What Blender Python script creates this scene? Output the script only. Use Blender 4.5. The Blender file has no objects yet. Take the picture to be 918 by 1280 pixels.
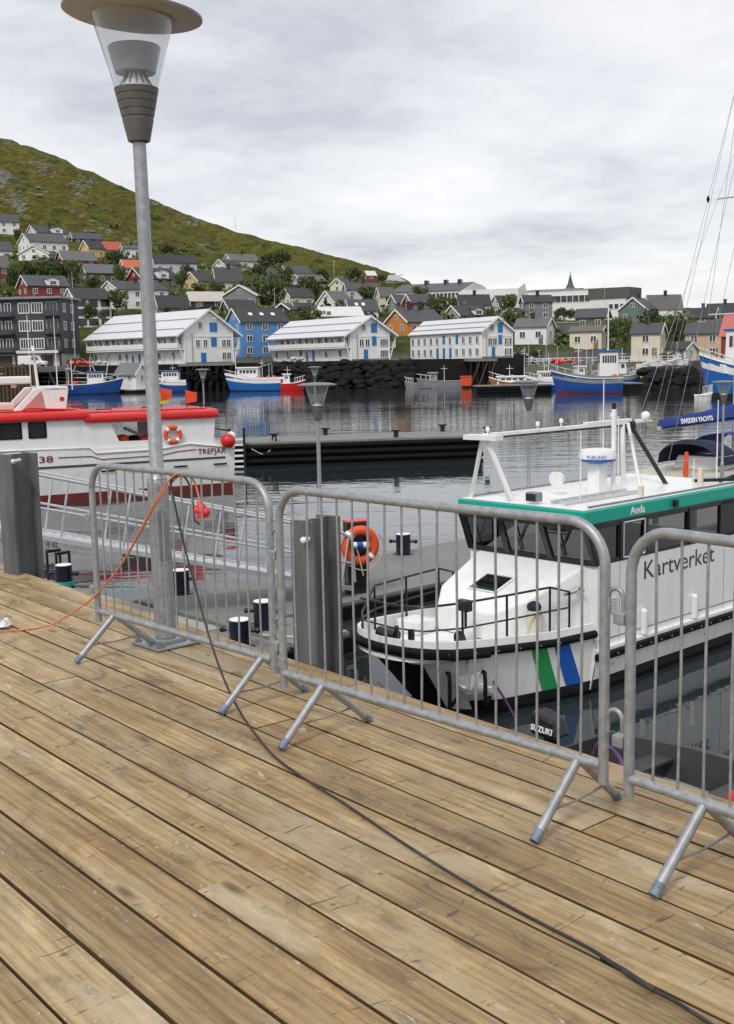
import bpy, math, random
from mathutils import Vector, Matrix, noise
R = math.radians
random.seed(7)
scene = bpy.context.scene
C = scene.collection

# ---------------------------------------------------------------- camera
F_PX, PITCH, ROLL, ZC = 1400.0, 0.137, 0.02, 5.2      # focal length in photo pixels (1280 high), camera height over the water
DECK, DOCK = 3.52, 0.6                                # wharf deck and floating dock heights over the water
cam = bpy.data.cameras.new('camera'); cam_ob = bpy.data.objects.new('camera', cam); C.objects.link(cam_ob)
cam.sensor_fit = 'VERTICAL'; cam.sensor_height = 24.0; cam.lens = 24.0 * F_PX / 1280.0
cam.clip_start = 0.05; cam.clip_end = 20000
cam_ob.matrix_world = Matrix.Translation((0, 0, ZC)) @ Matrix.Rotation(R(90) - PITCH, 4, 'X') @ Matrix.Rotation(-ROLL, 4, 'Z')
scene.camera = cam_ob

# ---------------------------------------------------------------- sky, sun, exposure
SUN_EL, SUN_AZ = R(48), R(205)
world = bpy.data.worlds.new('World'); scene.world = world; world.use_nodes = True
nt = world.node_tree; nt.nodes.clear()
def wn(t, **k):
    n = nt.nodes.new(t)
    for a, b in k.items(): setattr(n, a, b)
    return n
def wl(a, b): nt.links.new(a, b)
sky = wn('ShaderNodeTexSky', sky_type='NISHITA'); sky.sun_disc = False
sky.sun_elevation = SUN_EL; sky.sun_rotation = SUN_AZ
tc = wn('ShaderNodeTexCoord'); sep = wn('ShaderNodeSeparateXYZ'); wl(tc.outputs['Generated'], sep.inputs[0])
mx = wn('ShaderNodeMath', operation='MAXIMUM'); wl(sep.outputs['Z'], mx.inputs[0]); mx.inputs[1].default_value = 0.0
ad = wn('ShaderNodeMath', operation='ADD'); wl(mx.outputs[0], ad.inputs[0]); ad.inputs[1].default_value = 0.16
dx = wn('ShaderNodeMath', operation='DIVIDE'); wl(sep.outputs['X'], dx.inputs[0]); wl(ad.outputs[0], dx.inputs[1])
dy = wn('ShaderNodeMath', operation='DIVIDE'); wl(sep.outputs['Y'], dy.inputs[0]); wl(ad.outputs[0], dy.inputs[1])
cmb = wn('ShaderNodeCombineXYZ'); wl(dx.outputs[0], cmb.inputs[0]); wl(dy.outputs[0], cmb.inputs[1]); cmb.inputs[2].default_value = 3.7
n1 = wn('ShaderNodeTexNoise'); n1.inputs['Scale'].default_value = 0.98; n1.inputs['Detail'].default_value = 9; n1.inputs['Roughness'].default_value = 0.6; n1.inputs['Distortion'].default_value = 0.1
wl(cmb.outputs[0], n1.inputs['Vector'])
rp = wn('ShaderNodeValToRGB'); wl(n1.outputs['Fac'], rp.inputs['Fac'])
e = rp.color_ramp.elements
e[0].position = 0.33; e[0].color = (0.54, 0.55, 0.60, 1); e[1].position = 0.62; e[1].color = (0.90, 0.895, 0.90, 1)
m_ = rp.color_ramp.elements.new(0.46); m_.color = (0.745, 0.75, 0.775, 1)
bgc = wn('ShaderNodeBackground'); wl(rp.outputs[0], bgc.inputs['Color']); bgc.inputs['Strength'].default_value = 1.0
bgs = wn('ShaderNodeBackground'); wl(sky.outputs[0], bgs.inputs['Color']); bgs.inputs['Strength'].default_value = 0.1
mxs = wn('ShaderNodeMixShader'); mxs.inputs[0].default_value = 0.88; wl(bgs.outputs[0], mxs.inputs[1]); wl(bgc.outputs[0], mxs.inputs[2])
wo = wn('ShaderNodeOutputWorld'); wl(mxs.outputs[0], wo.inputs['Surface'])
sun = bpy.data.lights.new('sun', 'SUN'); sun.energy = 1.5; sun.angle = R(12); sun.color = (1.0, 0.96, 0.9)
sun_ob = bpy.data.objects.new('sun', sun); C.objects.link(sun_ob)
sd = Vector((math.sin(SUN_AZ) * math.cos(SUN_EL), math.cos(SUN_AZ) * math.cos(SUN_EL), math.sin(SUN_EL)))
sun_ob.rotation_euler = sd.to_track_quat('Z', 'Y').to_euler()
vs = scene.view_settings
vs.view_transform = 'Standard'; vs.look = 'None'; vs.exposure = 0.24; vs.gamma = 1.0; vs.use_curve_mapping = False

# ---------------------------------------------------------------- survey of the photograph: pixel -> place
def ray(px, py):
    X, Y = px - 459, py - 640
    c, s = math.cos(ROLL), math.sin(ROLL)
    x, y = X * c - Y * s, X * s + Y * c
    c, s = math.cos(PITCH), math.sin(PITCH)
    return x / F_PX, c - y / F_PX * s, -s - y / F_PX * c
def gp(px, py, z):
    d = ray(px, py); t = (z - ZC) / d[2]; return Vector((d[0] * t, d[1] * t, z))
def at(px, py, Y):
    d = ray(px, py); t = Y / d[1]; return Vector((d[0] * t, Y, ZC + d[2] * t))
A_ = R(42.5)                                          # heading of the wharf edge, left of the view
U = Vector((-math.sin(A_), math.cos(A_), 0)); V = Vector((math.cos(A_), math.sin(A_), 0))
RZ = A_ - R(90)                                       # rotation of things squared to the wharf: local x = -U, local y = V
def W(u, v, z=0.0): return U * u + V * v + Vector((0, 0, z))

# ---------------------------------------------------------------- mesh helpers
class MB:
    def __init__(s): s.v = []; s.f = []; s.m = []
    def add(s, vs, fs, mi=0):
        o = len(s.v); s.v += [tuple(p) for p in vs]
        for f in fs: s.f.append(tuple(i + o for i in f)); s.m.append(mi)
        return s
    def hexa(s, p, mi=0):     # 8 corners: bottom 4 ccw, top 4
        return s.add(p, [(3,2,1,0),(4,5,6,7),(0,1,5,4),(1,2,6,5),(2,3,7,6),(3,0,4,7)], mi)
    def box(s, x0, x1, y0, y1, z0, z1, mi=0):
        return s.hexa([(x0,y0,z0),(x1,y0,z0),(x1,y1,z0),(x0,y1,z0),(x0,y0,z1),(x1,y0,z1),(x1,y1,z1),(x0,y1,z1)], mi)
    def bar(s, p, q, w, h, mi=0, up=(0,0,1)):
        p, q = Vector(p), Vector(q); d = (q - p).normalized(); up = Vector(up)
        if abs(d.dot(up)) > .98: up = Vector((1,0,0))
        a = d.cross(up).normalized() * w / 2; b = a.cross(d).normalized() * h / 2
        return s.hexa([p-a-b, p+a-b, q+a-b, q-a-b, p-a+b, p+a+b, q+a+b, q-a+b], mi)
    def tube(s, pts, r, n=8, mi=0, cap=True, closed=False):
        pts = [Vector(p) for p in pts]; k = len(pts); rr = r if isinstance(r, (list, tuple)) else [r] * k
        rings = []; nrm = None
        for i in range(k):
            if closed: t = pts[(i+1) % k] - pts[i-1]
            else: t = pts[min(i+1, k-1)] - pts[max(i-1, 0)]
            t.normalize()
            if nrm is None:
                nrm = Vector((0,0,1)) if abs(t.z) < .9 else Vector((1,0,0))
            nrm = (nrm - t * nrm.dot(t)).normalized(); b = t.cross(nrm)
            rings.append([pts[i] + (nrm * math.cos(2*math.pi*j/n) + b * math.sin(2*math.pi*j/n)) * rr[i] for j in range(n)])
        vs = [p for g in rings for p in g]; fs = []
        for i in range(k if closed else k - 1):
            i2 = (i + 1) % k
            for j in range(n): fs.append((i*n+j, i*n+(j+1)%n, i2*n+(j+1)%n, i2*n+j))
        if cap and not closed: fs.append(tuple(range(n))[::-1]); fs.append(tuple((k-1)*n+j for j in range(n)))
        return s.add(vs, fs, mi)
    def lathe(s, prof, n=24, o=(0,0,0), mi=0, cap=True):
        o = Vector(o); vs = []; fs = []
        for r, z in prof:
            for j in range(n): vs.append(o + Vector((r*math.cos(2*math.pi*j/n), r*math.sin(2*math.pi*j/n), z)))
        for i in range(len(prof) - 1):
            for j in range(n): fs.append((i*n+j, i*n+(j+1)%n, (i+1)*n+(j+1)%n, (i+1)*n+j))
        if cap:
            fs.append(tuple(range(n))[::-1]); fs.append(tuple((len(prof)-1)*n+j for j in range(n)))
        return s.add(vs, fs, mi)
    def prism(s, base, off, mi=0):   # polygon of 3D points extruded by a vector
        base = [Vector(p) for p in base]; off = Vector(off); n = len(base)
        fs = [tuple(range(n))[::-1], tuple(range(n, 2*n))] + [(i, (i+1)%n, n+(i+1)%n, n+i) for i in range(n)]
        return s.add(base + [p + off for p in base], fs, mi)
    def ball(s, c, r, mi=0, n=12, m=8, sz=1.0):
        c = Vector(c); vs = [c + Vector((0,0,-r*sz))]; fs = []
        for i in range(1, m):
            a = -math.pi/2 + math.pi*i/m
            for j in range(n): vs.append(c + Vector((r*math.cos(a)*math.cos(2*math.pi*j/n), r*math.cos(a)*math.sin(2*math.pi*j/n), r*sz*math.sin(a))))
        vs.append(c + Vector((0,0,r*sz))); k = len(vs) - 1
        for j in range(n):
            fs.append((0, 1+(j+1)%n, 1+j)); fs.append((k, k-n+j, k-n+(j+1)%n))
        for i in range(m-2):
            for j in range(n): fs.append((1+i*n+j, 1+i*n+(j+1)%n, 1+(i+1)*n+(j+1)%n, 1+(i+1)*n+j))
        return s.add(vs, fs, mi)
    def torus(s, c, R_, r, ax, ay, n=24, m=10, mi=0):
        c, ax, ay = Vector(c), Vector(ax), Vector(ay)
        return s.tube([c + (ax*math.cos(2*math.pi*i/n) + ay*math.sin(2*math.pi*i/n))*R_ for i in range(n)], r, m, mi, closed=True)
    def loft(s, secs, mi=0, close_ends=True):
        n = len(secs[0]); fs = []
        for i in range(len(secs)-1):
            for j in range(n-1): fs.append((i*n+j, i*n+j+1, (i+1)*n+j+1, (i+1)*n+j))
        if close_ends: fs += [tuple(range(n))[::-1], tuple((len(secs)-1)*n+j for j in range(n))]
        return s.add([p for g in secs for p in g], fs, mi)
    def mesh(s, name, mats, smooth=None, fix=True):
        me = bpy.data.meshes.new(name); me.from_pydata(s.v, [], s.f)
        for m in (mats if isinstance(mats, (list, tuple)) else [mats]): me.materials.append(m)
        if any(s.m): me.polygons.foreach_set('material_index', s.m)
        if fix:
            import bmesh
            bm = bmesh.new(); bm.from_mesh(me); bmesh.ops.recalc_face_normals(bm, faces=bm.faces); bm.to_mesh(me); bm.free()
        if smooth is not None:
            me.polygons.foreach_set('use_smooth', [True] * len(me.polygons)); me.set_sharp_from_angle(angle=R(smooth))
        me.update(); return me
    def build(s, name, mats, parent=None, smooth=None, bevel=0, loc=None, fix=True):
        return ob(name, s.mesh(name, mats, smooth, fix), parent, bevel, loc)
def ob(name, me, parent=None, bevel=0, loc=None):
    o = bpy.data.objects.new(name, me); C.objects.link(o)
    if parent: o.parent = parent
    if loc is not None: o.location = loc
    if bevel:
        b = o.modifiers.new('bevel', 'BEVEL'); b.width = bevel; b.segments = 2; b.limit_method = 'ANGLE'; b.angle_limit = R(40)
    return o
def tag(o, label=None, cat=None, group=None, kind=None):
    if label: o['label'] = label
    if cat: o['category'] = cat
    if group: o['group'] = group
    if kind: o['kind'] = kind
    return o
def thing(name, label, cat, loc=(0,0,0), rz=0.0, group=None):
    o = bpy.data.objects.new(name, None); C.objects.link(o); o.empty_display_size = .2
    o.location = loc; o.rotation_euler = (0, 0, rz); return tag(o, label, cat, group)
def copy_tree(o, parent=None):
    c = o.copy(); C.objects.link(c); c.parent = parent
    for ch in o.children: copy_tree(ch, c)
    return c
def catmull(pts, k=8):
    pts = [Vector(p) for p in pts]; out = []
    P = [pts[0]*2 - pts[1]] + pts + [pts[-1]*2 - pts[-2]]
    for i in range(1, len(P)-2):
        for j in range(k):
            t = j / k
            out.append(.5*((2*P[i]) + (P[i+1]-P[i-1])*t + (2*P[i-1]-5*P[i]+4*P[i+1]-P[i+2])*t*t + (3*P[i]-P[i-1]-3*P[i+1]+P[i+2])*t**3))
    return out + [pts[-1]]
def arc(c, r, a0, a1, ex, ey, n=6):
    c, ex, ey = Vector(c), Vector(ex), Vector(ey)
    return [c + ex*r*math.cos(a0+(a1-a0)*i/n) + ey*r*math.sin(a0+(a1-a0)*i/n) for i in range(n+1)]
def text(body, size, mat_, parent, origin, right, up, ext=.002, name='lettering', align='LEFT', shear=0.0, sx=1.0, bold=0.0):
    cu = bpy.data.curves.new('lettering', 'FONT'); cu.body = body; cu.size = size; cu.extrude = ext; cu.align_x = align; cu.shear = shear; cu.resolution_u = 3; cu.offset = bold
    t = bpy.data.objects.new('tmp', cu); C.objects.link(t)
    me = bpy.data.meshes.new_from_object(t.evaluated_get(bpy.context.evaluated_depsgraph_get())); bpy.data.objects.remove(t)
    me.materials.clear(); me.materials.append(mat_)
    o = ob(name, me, parent); r, u = Vector(right).normalized(), Vector(up).normalized(); n = r.cross(u); r = r * sx
    o.matrix_local = Matrix(((r.x,u.x,n.x,origin[0]),(r.y,u.y,n.y,origin[1]),(r.z,u.z,n.z,origin[2]),(0,0,0,1)))
    return o
# ---------------------------------------------------------------- materials
def newmat(name):
    m = bpy.data.materials.new(name); m.use_nodes = True
    t = m.node_tree; return m, t, t.nodes['Principled BSDF']
def nd(t, ty, **k):
    n = t.nodes.new(ty)
    for a, b in k.items():
        if a in n.inputs.keys(): n.inputs[a].default_value = b
        else: setattr(n, a, b)
    return n
def ramp(t, fac, stops):
    r = t.nodes.new('ShaderNodeValToRGB'); t.links.new(fac, r.inputs['Fac']); el = r.color_ramp.elements
    while len(el) < len(stops): el.new(.5)
    for e_, (p, c) in zip(el, stops): e_.position = p; e_.color = (c[0], c[1], c[2], 1)
    return r
def mixc(t, a, b, fac, mode='MIX'):
    m = t.nodes.new('ShaderNodeMix'); m.data_type = 'RGBA'; m.blend_type = mode
    for s_, k in ((a, 6), (b, 7), (fac, 0)):
        if hasattr(s_, 'type') and hasattr(s_, 'links'): t.links.new(s_, m.inputs[k])
        elif k == 0: m.inputs[0].default_value = s_
        else: m.inputs[k].default_value = (s_[0], s_[1], s_[2], 1)
    return m.outputs[2]
def coords(t, scale=(1,1,1), rnd=True, kind='Object'):
    tc = t.nodes.new('ShaderNodeTexCoord'); mp = t.nodes.new('ShaderNodeMapping'); mp.inputs['Scale'].default_value = scale
    t.links.new(tc.outputs[kind], mp.inputs['Vector'])
    if rnd:
        oi = t.nodes.new('ShaderNodeObjectInfo'); mu = nd(t, 'ShaderNodeMath', operation='MULTIPLY'); t.links.new(oi.outputs['Random'], mu.inputs[0]); mu.inputs[1].default_value = 37.0
        t.links.new(mu.outputs[0], mp.inputs['Location'])
    return mp.outputs[0]
def bump(t, b, h, strength, dist):
    n = nd(t, 'ShaderNodeBump'); n.inputs['Strength'].default_value = strength; n.inputs['Distance'].default_value = dist
    t.links.new(h, n.inputs['Height']); t.links.new(n.outputs[0], b.inputs['Normal']); return n
def pm(name, col, rough=.5, metal=0.0, var=.12, scale=3.0, bmp=0.0, dirt=0.0, dirtcol=(.12,.1,.08), stretch=(1,1,1)):
    m, t, b = newmat(name)
    v = coords(t, stretch); n = nd(t, 'ShaderNodeTexNoise', Scale=scale, Detail=6.0, Roughness=.6); t.links.new(v, n.inputs['Vector'])
    lo = [c*(1-var) for c in col]; hi = [min(1, c*(1+var)) for c in col]
    out = ramp(t, n.outputs['Fac'], [(.3, lo), (.7, hi)]).outputs[0]
    if dirt:
        n2 = nd(t, 'ShaderNodeTexNoise', Scale=scale*.37, Detail=9.0, Roughness=.7); t.links.new(v, n2.inputs['Vector'])
        f = ramp(t, n2.outputs['Fac'], [(.5, (0,0,0)), (.72, (dirt,)*3)]).outputs[0]
        out = mixc(t, out, dirtcol, f)
    t.links.new(out, b.inputs['Base Color']); b.inputs['Metallic'].default_value = metal
    r = ramp(t, n.outputs['Fac'], [(.3, (rough*.85,)*3), (.7, (min(1, rough*1.15),)*3)]); t.links.new(r.outputs[0], b.inputs['Roughness'])
    if bmp: bump(t, b, n.outputs['Fac'], .5, bmp)
    return m
M = {}
M['galv'] = pm('galvanised_steel', (.35,.365,.38), .48, .6, .2, 30, .0006, .35, (.2,.2,.195))
M['galv_dull'] = pm('dull_galvanised_steel', (.27,.28,.29), .55, .55, .25, 9, .0008, .45, (.16,.165,.17), (1,1,.35))
M['pile'] = pm('weathered_sheet_steel', (.135,.14,.145), .62, .3, .35, 7, .001, .6, (.06,.062,.065), (1,1,.25))
M['alu'] = pm('aluminium', (.62,.63,.64), .38, .7, .1, 8)
M['white'] = pm('white_gelcoat', (.80,.80,.79), .3, 0, .04, 3.5, 0, .28, (.52,.49,.43), (1.6,1.6,.35))
M['white_wall'] = pm('white_painted_boards', (.78,.78,.76), .6, 0, .05, 1.2, 0, .12, (.5,.49,.46))
M['black'] = pm('black_rubber', (.010,.010,.011), .6, 0, .25, 12, .001); M['black'].node_tree.nodes['Principled BSDF'].inputs['Specular IOR Level'].default_value = .08
M['blackpaint'] = pm('black_paint', (.012,.012,.015), .3, 0, .2, 5)
M['bollard'] = pm('blue_black_paint', (.008,.009,.022), .3, 0, .2, 5)
M['glass'] = pm('dark_window_glass', (.018,.022,.026), .06, 0, .3, .7)
M['farglass'] = pm('far_window_glass', (.04,.045,.05), .15, 0, .5, .5)
M['green'] = pm('sea_green_paint', (.0,.36,.27), .35, 0, .06, 3)
M['antifoul'] = pm('dark_antifouling', (.02,.018,.018), .6, 0, .3, 5)
M['stripe_g'] = pm('green_stripe', (.02,.30,.08), .35, 0, .05)
M['stripe_b'] = pm('blue_stripe', (.01,.10,.42), .35, 0, .05)
M['navytext'] = pm('dark_navy_lettering', (.04,.05,.08), .4, 0, .02)
M['maroon'] = pm('maroon_lettering', (.20,.02,.03), .4, 0, .05)
M['whitetext'] = pm('white_lettering', (.85,.85,.85), .4, 0, .02)
M['red'] = pm('red_gelcoat', (.60,.015,.015), .35, 0, .06, 2)
M['boot'] = pm('oxide_red_antifouling', (.20,.03,.022), .55, 0, .2, 3)
M['orange'] = pm('orange_plastic', (.72,.085,.02), .45, 0, .08, 5)
M['cable_o'] = pm('orange_cable', (.66,.20,.085), .5, 0, .08, 20)
M['cable_k'] = pm('dark_cable', (.022,.022,.022), .55, 0, .3, 15, 0, .5, (.08,.075,.065))
M['plugred'] = pm('red_plug', (.72,.03,.035), .4, 0, .05, 20)
M['bluecover'] = pm('blue_canvas', (.012,.04,.22), .75, 0, .15, 3, .01)
M['navy'] = pm('navy_canvas', (.012,.015,.045), .8, 0, .15, 4, .006)
M['teal'] = pm('teal_rope', (.02,.30,.27), .8, 0, .2, 30)
M['rope'] = pm('pale_rope', (.5,.47,.4), .85, 0, .2, 30)
M['purple'] = pm('purple_rope', (.15,.06,.22), .8, 0, .2, 30)
M['blue_hull'] = pm('blue_hull_paint', (.012,.075,.32), .4, 0, .12, .8, 0, .12, (.1,.1,.12))
M['blue_ship'] = pm('bright_blue_hull_paint', (.012,.13,.42), .4, 0, .1, .6, 0, .15, (.12,.13,.15))
M['varnish'] = pm('varnished_hull_planks', (.36,.15,.055), .4, 0, .2, 1.5)
M['grey_hull'] = pm('grey_hull_paint', (.25,.26,.28), .5, 0, .15, 1)
M['concrete'] = pm('dock_concrete', (.19,.19,.178), .8, 0, .14, .9, .002, .35, (.13,.13,.12))
M['concrete_l'] = pm('pale_grating', (.40,.385,.35), .8, 0, .08, 3, .001, .2, (.3,.29,.27))
M['asphalt'] = pm('quay_asphalt', (.11,.11,.11), .9, 0, .2, .2)
M['rock'] = pm('wet_black_rock', (.012,.0115,.011), .8, 0, .5, .8, .05); M['rock'].node_tree.nodes['Principled BSDF'].inputs['Specular IOR Level'].default_value = .2
M['timber_dark'] = pm('weathered_quay_timber', (.085,.062,.035), .85, 0, .35, .8, .02, .4, (.04,.035,.02), (1,1,.15))
M['timber_black'] = pm('black_tarred_timber', (.012,.011,.010), .75, 0, .4, 1); M['timber_black'].node_tree.nodes['Principled BSDF'].inputs['Specular IOR Level'].default_value = .2
M['bank'] = pm('grass_and_stone_bank', (.055,.065,.03), .9, 0, .45, .25, .05, .5, (.10,.095,.085))
M['lampbrown'] = pm('brown_grey_lamp_casting', (.125,.115,.107), .5, .1, .15, 20)
M['lamphat'] = pm('beige_lamp_hat', (.52,.475,.41), .45, 0, .06, 3)
M['lamprim'] = pm('grey_lamp_rim', (.17,.17,.19), .4, .3, .1, 5)
M['reflector'] = pm('grey_lamp_reflector', (.36,.38,.41), .35, .3, .08, 10)
M['yellowflag'] = pm('lime_flag', (.45,.55,.02), .7, 0, .1, 8)
M['rubber_boat'] = pm('dark_grey_plastic_boat', (.028,.029,.033), .4, 0, .2, 4)
M['bagplastic'] = pm('crumpled_plastic', (.6,.62,.62), .3, 0, .15, 40, .004)
M['leaf_litter'] = pm('brown_leaves', (.22,.09,.03), .8, 0, .4, 20)
def clear_glass():
    m, t, b = newmat('clear_lamp_glass')
    tr = nd(t, 'ShaderNodeBsdfTransparent'); tr.inputs['Color'].default_value = (.95,.96,.97,1); gl = nd(t, 'ShaderNodeBsdfGlossy'); gl.inputs['Roughness'].default_value = .08
    lw = nd(t, 'ShaderNodeLayerWeight', Blend=.35); mxs = nd(t, 'ShaderNodeMixShader')
    mu = nd(t, 'ShaderNodeMath', operation='MULTIPLY_ADD'); t.links.new(lw.outputs['Facing'], mu.inputs[0]); mu.inputs[1].default_value = .38; mu.inputs[2].default_value = .03
    t.links.new(mu.outputs[0], mxs.inputs[0]); t.links.new(tr.outputs[0], mxs.inputs[1]); t.links.new(gl.outputs[0], mxs.inputs[2])
    df = nd(t, 'ShaderNodeBsdfDiffuse'); df.inputs['Color'].default_value = (.75,.77,.79,1); tl = nd(t, 'ShaderNodeBsdfTranslucent'); tl.inputs['Color'].default_value = (.75,.77,.79,1); m0 = nd(t, 'ShaderNodeMixShader'); t.links.new(df.outputs[0], m0.inputs[1]); t.links.new(tl.outputs[0], m0.inputs[2])
    m3 = nd(t, 'ShaderNodeMixShader'); m3.inputs[0].default_value = .16; t.links.new(mxs.outputs[0], m3.inputs[1]); t.links.new(m0.outputs[0], m3.inputs[2])
    t.links.new(m3.outputs[0], t.nodes['Material Output'].inputs['Surface']); return m
M['clear'] = clear_glass()
def cabin_glass():
    m, t, b = newmat('tinted_cabin_glass')
    tr = nd(t, 'ShaderNodeBsdfTransparent'); tr.inputs['Color'].default_value = (.40,.41,.41,1); gl = nd(t, 'ShaderNodeBsdfGlossy'); gl.inputs['Roughness'].default_value = .03
    lw = nd(t, 'ShaderNodeLayerWeight', Blend=.5); pw = nd(t, 'ShaderNodeMath', operation='POWER'); t.links.new(lw.outputs['Facing'], pw.inputs[0]); pw.inputs[1].default_value = 3.5; fr = nd(t, 'ShaderNodeMath', operation='MULTIPLY_ADD'); t.links.new(pw.outputs[0], fr.inputs[0]); fr.inputs[1].default_value = .75; fr.inputs[2].default_value = .13; mxs = nd(t, 'ShaderNodeMixShader')
    t.links.new(fr.outputs[0], mxs.inputs[0]); t.links.new(tr.outputs[0], mxs.inputs[1]); t.links.new(gl.outputs[0], mxs.inputs[2])
    t.links.new(mxs.outputs[0], t.nodes['Material Output'].inputs['Surface']); return m
M['cabglass'] = cabin_glass()
def wood():
    m, t, b = newmat('pressure_treated_planks')
    oi = t.nodes.new('ShaderNodeObjectInfo')
    def nz(sc, det, ro, dis): n = nd(t, 'ShaderNodeTexNoise', Scale=1.0, Detail=det, Roughness=ro, Distortion=dis); t.links.new(coords(t, sc), n.inputs['Vector']); return n.outputs['Fac']
    fine = nz((5.0, 130, 130), 4.0, .6, .3); grain = nz((1.6, 38, 38), 6.0, .62, .9); fig = nz((.5, 9, 9), 3.0, .5, 1.6); blot = nz((3.4, 7.5, 7.5), 8.0, .7, .7); scuff = nz((4.2, 13, 13), 9.0, .75, 2.6); wash = nz((.9, 3.4, 3.4), 5.0, .6, .6); cross = nz((17, 3.4, 3.4), 5.0, .62, 2.2)
    # growth rings cut lengthwise
    wv = nd(t, 'ShaderNodeTexWave', Scale=1.0, Distortion=7.0, Detail=3.0); wv.inputs['Detail Scale'].default_value = .8; wv.bands_direction = 'Y'; t.links.new(coords(t, (.35, 9.0, 9.0)), wv.inputs['Vector'])
    base = ramp(t, fig, [(.26, (.225,.140,.060)), (.42, (.335,.232,.112)), (.56, (.405,.305,.166)), (.75, (.29,.188,.082))]).outputs[0]
    col = mixc(t, base, ramp(t, wv.outputs['Fac'], [(0, (.66,.60,.52)), (.35, (1,1,1)), (1, (1.08,1.07,1.04))]).outputs[0], .45, 'MULTIPLY')
    col = mixc(t, col, ramp(t, grain, [(.33, (.48,.42,.34)), (.46, (.95,.94,.92)), (.70, (1.14,1.13,1.10))]).outputs[0], .55, 'MULTIPLY')
    col = mixc(t, col, ramp(t, fine, [(.34, (.62,.58,.52)), (.5, (1,1,1)), (.7, (1.16,1.15,1.13))]).outputs[0], .45, 'MULTIPLY')
    # grey washed patches and damp stains
    col = mixc(t, col, (.46,.39,.265), ramp(t, wash, [(.52, (0,0,0)), (.66, (.8,.8,.8))]).outputs[0])
    col = mixc(t, col, ramp(t, blot, [(.33, (.44,.39,.33)), (.45, (.93,.92,.90)), (.54, (1,1,1)), (.67, (1.38,1.38,1.38))]).outputs[0], .85, 'MULTIPLY')
    kv = nd(t, 'ShaderNodeTexVoronoi', Scale=1.0, Randomness=1.0); t.links.new(coords(t, (2.4, 8.0, .01)), kv.inputs['Vector'])
    kd = ramp(t, kv.outputs['Distance'], [(.06, (1,1,1)), (.20, (0,0,0))]).outputs[0]
    kz = nd(t, 'ShaderNodeMath', operation='GREATER_THAN'); sp = nd(t, 'ShaderNodeSeparateColor'); t.links.new(kv.outputs['Color'], sp.inputs[0]); t.links.new(sp.outputs[0], kz.inputs[0]); kz.inputs[1].default_value = .38
    kf = nd(t, 'ShaderNodeMath', operation='MULTIPLY'); t.links.new(kd, kf.inputs[0]); t.links.new(kz.outputs[0], kf.inputs[1])
    kf2 = nd(t, 'ShaderNodeMath', operation='MULTIPLY'); t.links.new(kf.outputs[0], kf2.inputs[0]); kf2.inputs[1].default_value = .72
    col = mixc(t, col, (.075,.04,.018), kf2.outputs[0])
    sf = ramp(t, scuff, [(.585, (0,0,0)), (.625, (.85,.85,.85))]).outputs[0]
    col = mixc(t, col, (.55,.47,.36), sf)
    cf = ramp(t, cross, [(.32, (.85,.85,.85)), (.36, (0,0,0))]).outputs[0]
    col = mixc(t, col, (.09,.06,.035), cf)
    rv = ramp(t, oi.outputs['Random'], [(0, (.80,.78,.75)), (.25, (1.0,.96,.90)), (.5, (1.08,1.09,1.09)), (.75, (.90,.84,.76)), (1, (1.04,1.0,.94))]).outputs[0]
    col = mixc(t, col, rv, 1.0, 'MULTIPLY')
    t.links.new(col, b.inputs['Base Color'])
    t.links.new(ramp(t, blot, [(.35, (.42,)*3), (.6, (.68,)*3)]).outputs[0], b.inputs['Roughness'])
    h = None
    for src, k in ((grain, 1.0), (fine, .5), (sf, .8), (cf, -1.0)):
        mu = nd(t, 'ShaderNodeMath', operation='MULTIPLY_ADD'); t.links.new(src, mu.inputs[0]); mu.inputs[1].default_value = k
        if h: t.links.new(h, mu.inputs[2])
        h = mu.outputs[0]
    bump(t, b, h, .6, .004); return m
M['wood_edge'] = pm('gap_shade_plank_edges', (.085,.055,.022), .9, 0, .3, 8)  # shade of the deep narrow gaps put into the plank side colour
M['wood'] = wood()
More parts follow.
